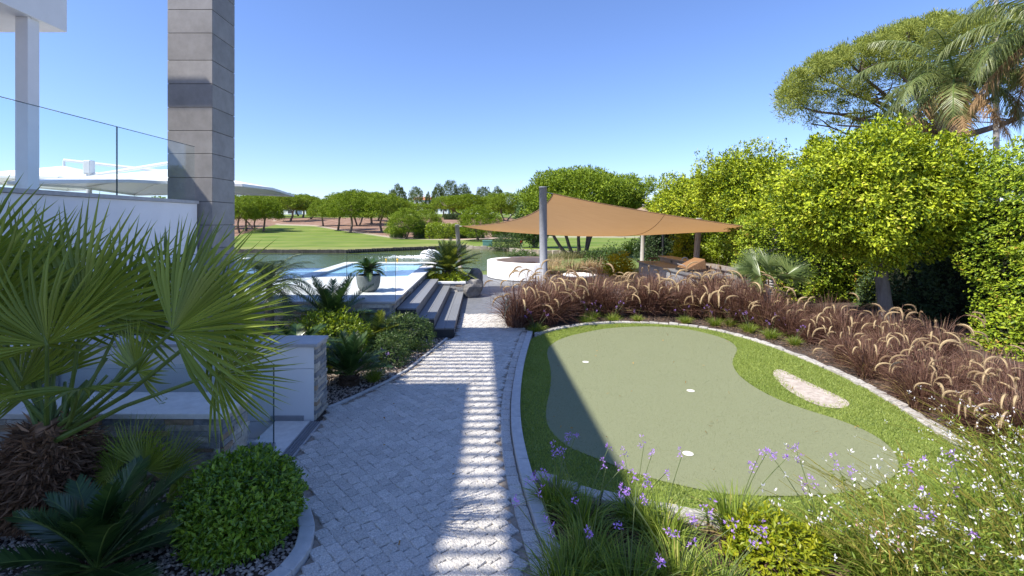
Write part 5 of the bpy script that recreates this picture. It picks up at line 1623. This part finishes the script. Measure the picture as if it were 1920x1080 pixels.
PD = [pine_variant(311, 'pinedark', nclump=60, per=60, bare=.3, base_flat=.9, pf=1.9), pine_variant(312, 'pinedark', nclump=45, per=60, bare=.45, base_flat=.8, pf=1.9)]
used_v = set()
def place_pine(var, pos, h, wdt, label, rot, group=None, name='umbrella_pine'):
    if id(var) in used_v: o = dup(var)
    else: o = var; used_v.add(id(var))
    o.name = name
    o.location = pos; o.scale = (wdt, wdt * .9, h); o.rotation_euler = (0, 0, rot)
    tag(o, label, 'tree', group)
    if group is None and 'group' in o: del o['group']
    return o
def WP(px): return 'in the shady cluster beside the stone column' if px < 510 else 'at the back of the slope below the umbrella tip' if px < 590 else 'above the curved edge of the far lawn'
near = [  # px, base py, top py, half width px, variant
    (450, 437, 369, 34, 0), (462, 433, 366, 36, 1), (476, 430, 364, 36, 2), (494, 434, 368, 34, 3), (430, 425, 362, 36, 1), (408, 430, 364, 36, 0),
    (544, 415, 361, 40, 0), (520, 409, 361, 34, 3), (568, 408, 363, 32, 1), (583, 411, 366, 30, 2),
    (606, 424, 372, 27, 3), (634, 432, 360, 38, 1), (656, 436.5, 357, 41, 0), (672, 423, 355, 40, 2), (697, 420, 357, 38, 3), (716, 436, 361, 40, 1), (708, 414, 359, 36, 0), (738, 416, 368, 34, 2)]
for k, (px, pb_, pt_, hw, vi) in enumerate(near):
    g = ground_at(px, pb_)
    h = (pb_ - pt_) / F * g.y
    place_pine(PV[vi], g, h, 2 * hw / F * g.y, 'umbrella pine with bare trunk ' + WP(px), k * 1.3, 'umbrella pines ' + WP(px))
mid = [(760, 447.5, 391, 36, 4, 'low umbrella pine over the sheared hedge on the far shore'), (797, 440, 393, 36, 4, 'low spreading pine right of the sheared hedge tree'),
       (897, 451, 386, 46, 4, 'broad low pine in front of the utility box'), (948, 414, 361, 36, 2, 'many trunked umbrella pine left of the tall sail post')]
for k, (px, pb_, pt_, hw, vi, lb) in enumerate(mid):
    g = ground_at(px, pb_); h = (pb_ - pt_) / F * g.y
    place_pine(PV[vi], g, h, 2 * hw / F * g.y, lb, k * 2.1 + .4)
def WH(px): return 'in front of the far white villas' if px < 700 else 'on the hill below the chimneyed villa' if px < 1020 else 'on the rise behind the sail and lamp post'
for k, (px, pt_, hw, Y) in enumerate([(784, 379, 34, 105), (830, 366, 27, 120), (878, 362, 46, 112), (850, 364, 30, 125), (925, 362, 30, 130), (978, 372, 30, 118), (755, 376, 26, 120), (500, 362, 36, 125), (470, 362, 30, 130), (640, 365, 36, 125), (1010, 380, 30, 120), (560, 366, 30, 130), (600, 372, 26, 140), (1230, 372, 34, 95), (1260, 378, 34, 100), (1205, 382, 26, 105), (1180, 385, 26, 120), (1300, 376, 40, 110)]):
    X = (px - VX) / F * Y; z = float(terrain_z(np.array([X]), np.array([Y]))[0])
    top = P(px, pt_, Y).z
    place_pine(PV[k % 5], (X, Y, z - .1), top - z, 2 * hw / F * Y, 'umbrella pine ' + WH(px), k * 1.7, 'umbrella pines ' + WH(px))
GR3 = 'tall dark pines on the skyline'
for k, (px, pt_, pb_, hw) in enumerate([(748, 346, 396, 15), (780, 352, 396, 14), (820, 346, 392, 14), (843, 340, 390, 15), (870, 346, 390, 17), (907, 352, 390, 15), (934, 350, 392, 13), (735, 358, 395, 9), (802, 360, 395, 6)]):
    Y = 210; X = (px - VX) / F * Y; z = float(terrain_z(np.array([X]), np.array([Y]))[0])
    place_pine(PD[k % 2], (X, Y, z), P(px, pt_, Y).z - z, 2 * hw / F * Y, 'tall dark pine standing on the skyline behind the umbrella pines', k * 2.0, GR3, 'tall_pine')
for v in PV + PD:
    if id(v) not in used_v:
        for ch in list(v.children): bpy.data.objects.remove(ch)
        bpy.data.objects.remove(v)
# far treeline that reads as one mass
mb = MB(); n = 9000
pxr = rng.uniform(-200, 2300, n); Yr = rng.uniform(230, 330, n); X = (pxr - VX) / F * Yr
z = terrain_z(X, Yr)
hh = 6.5 + 1.5 * np.sin(pxr * .05) + 1.2 * np.sin(pxr * .13)
cen = np.c_[X, Yr, z + rng.uniform(0, 1, n) * hh]
needle_puffs(mb, cen, rng.uniform(.8, 1.6, n), 14, 1.1, .6)
tag(mb.build('far_wood', M['pine']), 'far green wood along the horizon behind the pines', 'wood', kind='stuff')

# near lake tree in front of the lawn
root = thing('broad_pine', 'broad rounded tree with several trunks behind the shade sail', 'tree', tuple(P(1087, 479, 25.8)))
b0 = P(1087, 479, 25.8)
q = MB()
for (dx, tx, tz) in ((-.9, -2.3, 2.3), (-.5, -1.3, 2.4), (-.05, -.1, 2.6), (.4, .7, 2.6), (.5, 1.6, 2.5)):
    pts = limb(q, (b0.x + dx * .6, b0.y, b0.z - .1), (b0.x + tx * .8, b0.y + rng.normal(0, .5), tz), .1, .06, .06, 6, 8)
    for k in range(5):
        limb(q, pts[-1 - k % 2], pts[-1] + np.array([rng.normal(0, 1), rng.normal(0, 1), rng.uniform(.4, 1.2)]), .05, .02, .15, 5, 5)
q.build('trunk', M['bark'], root)
mb = MB()
cc = P(1094, 372, 25.8)
d = fib(1500); d = d[d[:, 2] > -.45]
rr_ = lump(d, 77, .13, 3.4) * rng.uniform(.8, 1.03, len(d))
p = d * rr_[:, None] * np.array([3.25, 2.9, 1.6]); p[:, 2] = np.where(p[:, 2] < 0, p[:, 2] * .8, p[:, 2])
needle_puffs(mb, p + np.array([cc.x + .05, cc.y, 2.78]), rng.uniform(.16, .3, len(p)), 44, .16, .045, .8)
m2 = rng.uniform(0, 1, len(p)) < .4
needle_puffs(mb, p[m2] * .75 + np.array([cc.x + .05, cc.y, 2.78]), rng.uniform(.2, .35, m2.sum()), 30, .18, .05)
mb.build('crown', M['pine'], root)
shr = P(1002, 395, 34)
t = thing('broadleaf_tree', 'pale green leafy tree left of the tall sail post', 'tree', (shr.x, 34, -.1))
mb = MB(); crown_blob(mb, (shr.x, 34, 2.0), (1.25, 1.1, 1.9), 900, 9, .2, .1, 41, .14, .4); mb.build('crown', M['bushgrey'], t)
q = MB(); limb(q, (shr.x, 34, -.2), (shr.x, 34, 1.6), .12, .06, .05); q.build('trunk', M['barkgrey'], t)

# big stone pine upper right
bp_ = thing('stone_pine', 'huge stone pine spreading over the right hand hedge', 'tree', (P(1830, 400, 25).x, 25, 0))
q = MB()
tb0 = P(1800, 420, 25); fork = P(1775, 262, 25)
limb(q, (tb0.x + .6, 25, 0), fork, .5, .34, .03, 6, 12)
cr_c = P(1760, 180, 25)
tips = []
for (px, py, dy, r0) in [(1500, 200, 0, .16), (1530, 140, 1, .16), (1585, 110, -1, .16), (1600, 170, 2, .13), (1640, 85, 1.5, .17), (1700, 60, -1.5, .18), (1770, 50, 1, .2), (1840, 50, 0, .2), (1900, 70, 2, .16), (1570, 235, -1, .1), (1990, 110, 0, .2), (2060, 160, 1, .2), (1680, 120, -2.5, .14), (1800, 100, 3, .15), (1520, 232, 1, .07), (1950, 60, -1.5, .16)]:
    e = P(px, py, 25 + dy)
    pts = limb(q, fork, e, r0, .035, .05, 8, 7)
    tips.append(np.array(e))
    for k in range(7):
        b = pts[int(rng.integers(3, 7))]
        e2 = b + np.array([rng.normal(.3, .7), rng.normal(0, 1.0), rng.uniform(.2, .9)])
        limb(q, b, e2, .05, .015, .15, 5, 5); tips.append(e2)
q.build('trunk', M['bark'], bp_)
mb = MB()
outline = np.array([(1462, 190), (1480, 150), (1520, 118), (1580, 95), (1640, 70), (1690, 52), (1750, 35), (1800, 42), (1850, 30), (1920, 25), (2000, 40), (2090, 90), (2140, 150)], float)
lower = np.array([(1462, 190), (1476, 225), (1500, 232), (1560, 225), (1600, 200), (1650, 180), (1750, 170), (1900, 170), (2050, 190), (2140, 180)], float)
cl = []
for k in range(560):
    px = rng.uniform(1465, 2130)
    yt, yb_ = np.interp(px, outline[:, 0], outline[:, 1]), np.interp(px, lower[:, 0], lower[:, 1])
    f = rng.uniform(0, 1) ** 1.7
    cl.append(np.array(P(px, yt + (yb_ - yt) * f * .92 + 4, 25 + rng.normal(0, 2.0) * (1 - .5 * f))))
cl = np.vstack([np.array(cl), np.array(tips)])
needle_puffs(mb, cl, rng.uniform(.3, .62, len(cl)) , 190, .2, .034, .8)
mb.build('crown', M['pinebig'], bp_)

# far shore hedges and shrubs
def far_hedge(px0, px1, pyt, pyb, label, matn, cat='hedge', name='hedge', depth=1.2, dens=70, ll=.13):
    g = ground_at((px0 + px1) / 2, pyb)
    x0, x1 = (px0 - VX) / F * g.y, (px1 - VX) / F * g.y
    z1 = P(0, pyt, g.y).z
    t = thing(name, label, cat, (g.x, g.y, g.z))
    mb = MB(); hedge_box(mb, x0, x1, g.y, g.y + depth, g.z, z1, dens, 7, ll, ll * .5, px0, .05, 'LFTR'); mb.build('foliage', M[matn], t)
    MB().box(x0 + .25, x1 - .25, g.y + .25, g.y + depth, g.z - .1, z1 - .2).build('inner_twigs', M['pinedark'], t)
far_hedge(733, 757, 427, 446, 'sheared round hedge block under the low umbrella pine', 'bushgrey')
far_hedge(777, 800, 424, 447.5, 'clipped hedge coloured dark as in shade on the far shore', 'darkhedge')  # shaded part of the clipped hedge, darkened through its leaf colour
far_hedge(800, 857, 422, 448, 'sunlit yellow green clipped hedge on the far shore', 'bushlit')  # lit part of the clipped hedge, brightened through its leaf colour
far_hedge(857, 905, 430, 447, 'green hedge behind the broad low pine', 'bushgrey')
far_hedge(925, 985, 428, 446, 'green shrubs behind the warning sign', 'bushgrey')
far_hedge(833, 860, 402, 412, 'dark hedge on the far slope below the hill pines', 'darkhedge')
g = ground_at(950, 466)
t = thing('lavender_bush', 'grey green bushy shrub at the water edge beside the utility box', 'shrub', tuple(g))
mb = MB(); crown_blob(mb, (g.x, g.y + .3, g.z + .2), (27 / F * g.y, .6, 19 / F * g.y - .05), 500, 9, .12, .03, 55, .12, .3); mb.build('foliage', M['darkhedge'], t)
# reeds right of the lake
mb = MB()
for k in range(260):
    px = rng.uniform(1050, 1330); g = ground_at(px, rng.uniform(430, 441))
    grass_blades(mb, 24, .35, 1.2, .4, .05, center=tuple(g), seg=3)
tag(mb.build('reed_belt', M['reed']), 'tall dry reeds behind the lawn right of the lake', 'reeds', kind='stuff')
mb = MB()
for k in range(150):
    s = rng.uniform(0, 1); X = .3 + 9.5 * s; Y = np.interp(X, near_shore[:, 0], near_shore[:, 1]) - rng.uniform(.2, 1.6)
    grass_blades(mb, 34, .3, rng.uniform(.25, .6), .35, .02, center=(X, Y, -.1), seg=3)
tag(mb.build('shore_grasses', M['reed']), 'mixed wild grasses along the near lake shore', 'grass', kind='stuff')
for k, (px, py, Y, r, lb, mt_) in enumerate([(985, 485, 19.5, .42, 'green leafy shrub behind the white bench wall', 'bushgrey'), (965, 488, 19.0, .35, 'low green shrub at the water left of the tall post', 'bushgrey'), (1185, 465, 26, .5, 'small conical shrub on the lawn beside the wooden post', 'bushlit'),
                                        (1150, 485, 22, .5, 'loose green shrub left of the wooden post', 'bushgrey'), (1115, 490, 20, .4, 'low loose shrub right of the tree trunks', 'bushgrey'), (1290, 475, 17, .5, 'leafy shrub behind the kitchen bar', 'bushgrey'), (1345, 470, 15, .45, 'green shrub beside the leaning wooden post', 'bushlit'), (1160, 500, 15.5, .4, 'bright green plants beside the round table', 'lime')]):
    c = P(px, py, Y); shrub((c.x, Y, max(.1, c.z - .1)), (r, r * .8, r * .9), lb, mt_, 260, 8, .1, .04, 60 + k, amp=.2, shell=.12)

# ------------------------------------------------------------------ purple fountain grasses
def fountain_grass(seed):
    global rng
    kr_ = rng; rng = np.random.default_rng(seed)
    t = thing('fountain_grass', 'x', 'grass', (0, 0, 0))
    mb = MB(); grass_blades(mb, 520, .14, .74, .5, .009, seg=5); grass_blades(mb, 120, .15, .4, .55, .008, seg=5, droop=1.6)
    mb.build('blades', M['purple'], t)
    mb = MB(); grass_blades(mb, 70, .16, .5, .5, .007, seg=5, droop=1.3); mb.build('dry_blades', M['straw' if seed % 2 else 'purple'], t)
    st_, pl_2 = MB(), MB()
    for k in range(int(rng.integers(8, 15))):
        a_ = rng.uniform(0, 6.28) if k > 3 else rng.normal(math.pi * 1.2, .9)
        rch = rng.uniform(.12, .62); hh = rng.uniform(.4, .86)
        tt_ = np.linspace(0, 1, 14)
        out = np.array([math.cos(a_), math.sin(a_), 0])
        x = rch * tt_ ** 1.7; z = hh * (tt_ * 1.25 - .36 * tt_ ** 3.2)
        pts = out * x[:, None] + np.c_[np.zeros((14, 2)), z]
        # nodding end
        ext = np.linspace(0, 1, 9)[1:]
        dirz = rng.uniform(.1, .5); L_ = rng.uniform(.12, .19)
        e = pts[-1] + out * (L_ * np.sin(ext * 1.5))[:, None] + np.c_[np.zeros((8, 2)), L_ * (dirz * ext - 1.0 * ext ** 2)]
        st_.tube(pts, np.linspace(.002, .0014, 14), 3, False)
        cv = np.vstack([pts[-1:], e])
        pr = .0105 * np.sin(np.linspace(.35, 2.9, 9)) + .001
        pl_2.tube(cv, pr, 5)
        m_ = 130; s_ = rng.uniform(0, 1, m_); pc = np.stack([np.interp(s_, np.linspace(0, 1, 9), cv[:, q_]) for q_ in range(3)], 1)
        T = nrm(np.stack([np.interp(s_, np.linspace(0, 1, 9), np.gradient(cv[:, q_])) for q_ in range(3)], 1))
        d = nrm(rng.normal(0, 1, (m_, 3)) + T * .9)
        leaves(pl_2, pc, d, nrm(rng.normal(0, 1, (m_, 3))), rng.uniform(.016, .03, m_), np.full(m_, .0022), 0)
    st_.build('stalks', M['purple'], t); pl_2.build('plumes', M['plume'], t)
    rng = kr_
    return t
FG = [fountain_grass(q) for q in range(401, 407)]
used_g = set()
GFG = 'purple fountain grasses round the putting green'
def place_grass(protos, k, pos, s, label, group, rot=None, cat='grass'):
    v = protos[k % len(protos)]
    if id(v) in used_g: o = dup(v)
    else: o = v; used_g.add(id(v))
    o.location = pos; o.scale = (s, s, s * rng.uniform(.92, 1.08)); o.rotation_euler = (0, 0, rng.uniform(-.5, .5) if rot is None else rot)
    tag(o, label, cat, group)
fgp = [(970, 612, 1.0), (1000, 596, 1.05), (1030, 606, 1.0), (1065, 596, 1.0), (1100, 590, 1.0), (1140, 592, .95), (1180, 588, 1), (1225, 592, 1.05), (1262, 588, 1), (1300, 596, .95), (1345, 600, 1.0), (1390, 606, .95), (1430, 616, .9), (1330, 578, 1), (1290, 572, 1), (1210, 572, 1), (1130, 574, 1), (1060, 575, 1.0), (1005, 577, 1),
       (1480, 628, .9), (1525, 645, .9), (1575, 652, .95), (1590, 680, .9), (1640, 672, 1), (1645, 710, .85), (1700, 700, 1), (1690, 742, .85), (1750, 735, 1), (1745, 775, .8), (1800, 770, 1), (1810, 808, .8), (1860, 800, .95), (1880, 840, .8), (1560, 625, .95), (1620, 640, 1), (1690, 660, 1.0), (1760, 690, 1.05), (1840, 735, 1.0), (1920, 790, 1.0), (1500, 605, .9), (1450, 592, .9), (1400, 582, .9), (1870, 770, .9), (1950, 850, .9)]
for k, (px, py, s) in enumerate(fgp):
    g = G(px, py)
    where = ('at the corner where the cobbled path meets the turf edging' if px < 1040 else 'between the round bench and the putting green' if px < 1200 else 'in front of the outdoor kitchen counter' if px < 1420
             else 'between the small fan palm and the sand bunker' if px < 1580 else 'under the big clipped tree beside the bunker' if px < 1760 else 'below the tall leafy hedge by the gaura')
    s *= rng.uniform(.8, 1.12)
    place_grass(FG, int(rng.integers(6)), (g.x + rng.normal(0, .05), g.y + rng.normal(0, .06), 0), s * (1.2 if px < 1450 else .82), 'purple fountain grass clump ' + where, 'purple fountain grasses ' + where, rot=rng.uniform(-1.2, 1.2))
mb = MB()
for k in range(60):
    X, Y = rng.uniform(.9, 4.6), rng.uniform(16.4, 20.5)
    grass_blades(mb, 34, .25, rng.uniform(.2, .6), .4, .015, center=(X, Y, -.05), seg=3)
tag(mb.build('tan_grasses', M['plume']), 'pale tan grasses behind the bench circle near the lake', 'grass', kind='stuff')

# ------------------------------------------------------------------ society garlic clumps with lilac flowers
def petals(mb, c, n, ll, lw, up=.3):
    d = nrm(rng.normal(0, 1, (n, 3)) + (0, 0, up))
    leaves(mb, np.repeat(np.array(c)[None], n, 0) + d * ll * .35, d, nrm(rng.normal(0, 1, (n, 3)) + (0, 0, 1)), ll * rng.uniform(.7, 1.2, n), lw * rng.uniform(.8, 1.2, n), .15)
def garlic(seed, nfl):
    global rng
    kr_ = rng; rng = np.random.default_rng(seed)
    t = thing('society_garlic', 'x', 'plant', (0, 0, 0))
    mb = MB(); grass_blades(mb, 260, .08, .25, .22, .0075, seg=5, droop=1.1); mb.build('blades', M['green_blade'], t)
    mb = MB(); grass_blades(mb, 45, .1, .1, .24, .006, seg=4, droop=1.6); mb.build('dry_blades', M['straw'], t)
    s_, f_ = MB(), MB()
    for k in range(nfl):
        a_ = rng.uniform(0, 6.28); rch = rng.uniform(.04, .24); hh = rng.uniform(.3, .46)
        tt_ = np.linspace(0, 1, 7)
        pts = np.c_[rch * tt_ ** 1.5 * math.cos(a_), rch * tt_ ** 1.5 * math.sin(a_), hh * tt_]
        s_.tube(pts, np.linspace(.0026, .0018, 7), 4)
        for j in range(int(rng.integers(3, 7))):
            petals(f_, pts[-1] + rng.normal(0, .011, 3) + (0, 0, .008), 6, .015, .0065, .5)
    if nfl:
        s_.build('stems', M['stem'], t); tag(f_.build('flowers', M['lilac'], t), None, kind='stuff')
    rng = kr_
    return t
SG = [garlic(501, 4), garlic(502, 5), garlic(503, 3)]
def WG(px): return 'in the shade beside the path kerb' if px < 1130 else 'by the lime shrub and the broken stone edging' if px < 1500 else 'among the white gaura'
for k, (px, py, s) in enumerate([(1042, 950, .95), (1090, 1000, 1.0), (1105, 1075, 1.05), (1060, 1120, 1.05), (1190, 985, .95), (1240, 1020, 1.0), (1380, 1000, 1.1), (1270, 1110, 1.1), (1180, 1130, 1.1), (1540, 1030, 1.0), (1620, 1070, 1.05), (1720, 1060, 1.0), (1830, 1040, .95), (1350, 1130, 1.0)]):
    g = G(px, py); place_grass(SG, k, (g.x, g.y, 0), s, 'grassy society garlic clump with lilac flowers ' + WG(px), 'society garlic ' + WG(px), rng.uniform(0, 6), 'plant')
def WT(px): return 'in the gravel by the rounded shrubs' if px < 900 else 'at the path end of the turf edging' if px < 1050 else 'behind the far rim of the putting green' if px < 1310 else 'between the turf edging and the kitchen grasses'
for k, (px, py, s) in enumerate([(1005, 626, .8), (1100, 609, .75), (1150, 606, .8), (1110, 600, .8), (1285, 607, .7), (1340, 612, .75), (1405, 624, .8), (1445, 636, .75), (1490, 648, .65), (1370, 612, .7), (1195, 603, .6), (1480, 632, .6), (700, 715, .75), (775, 655, .6)]):
    g = G(px, py); place_grass(SG, k + 1, (g.x, g.y, 0), s, 'small green society garlic tuft ' + WT(px), 'society garlic tufts ' + WT(px), rng.uniform(0, 6), 'plant')

# ------------------------------------------------------------------ white gaura
def gaura(seed):
    global rng
    kr_ = rng; rng = np.random.default_rng(seed)
    t = thing('white_gaura', 'x', 'plant', (0, 0, 0))
    s_, f_ = MB(), MB()
    mb = MB(); grass_blades(mb, 260, .2, .28, .4, .008, seg=4); 
    for k in range(46):
        a_ = rng.normal(math.pi * .98, .9); rch = rng.uniform(.1, .62); hh = rng.uniform(.25, .55)
        b = np.r_[rng.normal(0, .1, 2), 0]
        tt_ = np.linspace(0, 1, 8)
        pts = b + np.c_[rch * tt_ ** 1.3 * math.cos(a_), rch * tt_ ** 1.3 * math.sin(a_), hh * (tt_ - .2 * tt_ ** 3)]
        s_.tube(pts, np.linspace(.0024, .0012, 8), 3, False)
        m_ = 10; q_ = rng.uniform(.1, .8, m_); pc = np.stack([np.interp(q_, tt_, pts[:, i_]) for i_ in range(3)], 1)
        leaves(mb, pc, nrm(rng.normal(0, 1, (m_, 3)) + (0, 0, .6)), nrm(rng.normal(0, 1, (m_, 3))), rng.uniform(.02, .05, m_), np.full(m_, .008), .1)
        if rng.uniform() < .42:
            for j in range(int(rng.integers(1, 3))):
                q = pts[-1] + (pts[-2] - pts[-1]) * j * .8
                petals(f_, q + rng.normal(0, .01, 3), 4, .017, .008, .3)
    mb.build('leaves', M['green_blade'], t); s_.build('stems', M['gaura_stem'], t); tag(f_.build('flowers', M['petal'], t), None, kind='stuff')
    rng = kr_
    return t
def WA(px, py): return 'against the purple grasses below the hedge' if py < 925 else 'where the stone edging bends round the turf' if py < 1010 else 'near the lime shrub' if px < 1720 else 'in the thick of the flower bed'
GA = [gaura(601), gaura(602), gaura(603)]
for k, (px, py, s) in enumerate([(1880, 1000, 1.0), (1780, 1075, .9), (1900, 900, 1.0), (1960, 960, 1.05), (1850, 1090, 1.05), (1950, 1070, 1.1), (1700, 1120, 1.05), (1960, 860, .95), (2040, 920, 1.0), (1990, 1000, 1.0), (1780, 1130, 1.0), (1920, 1140, 1.1)]):
    g = G(px, py); place_grass(GA, k, (g.x, g.y, 0), s, 'airy white gaura with reddish stems ' + WA(px, py), 'white gaura ' + WA(px, py), rng.uniform(-.5, .5), 'plant')
for t in FG + SG + GA:
    if id(t) not in used_g: print('unused', t.name)
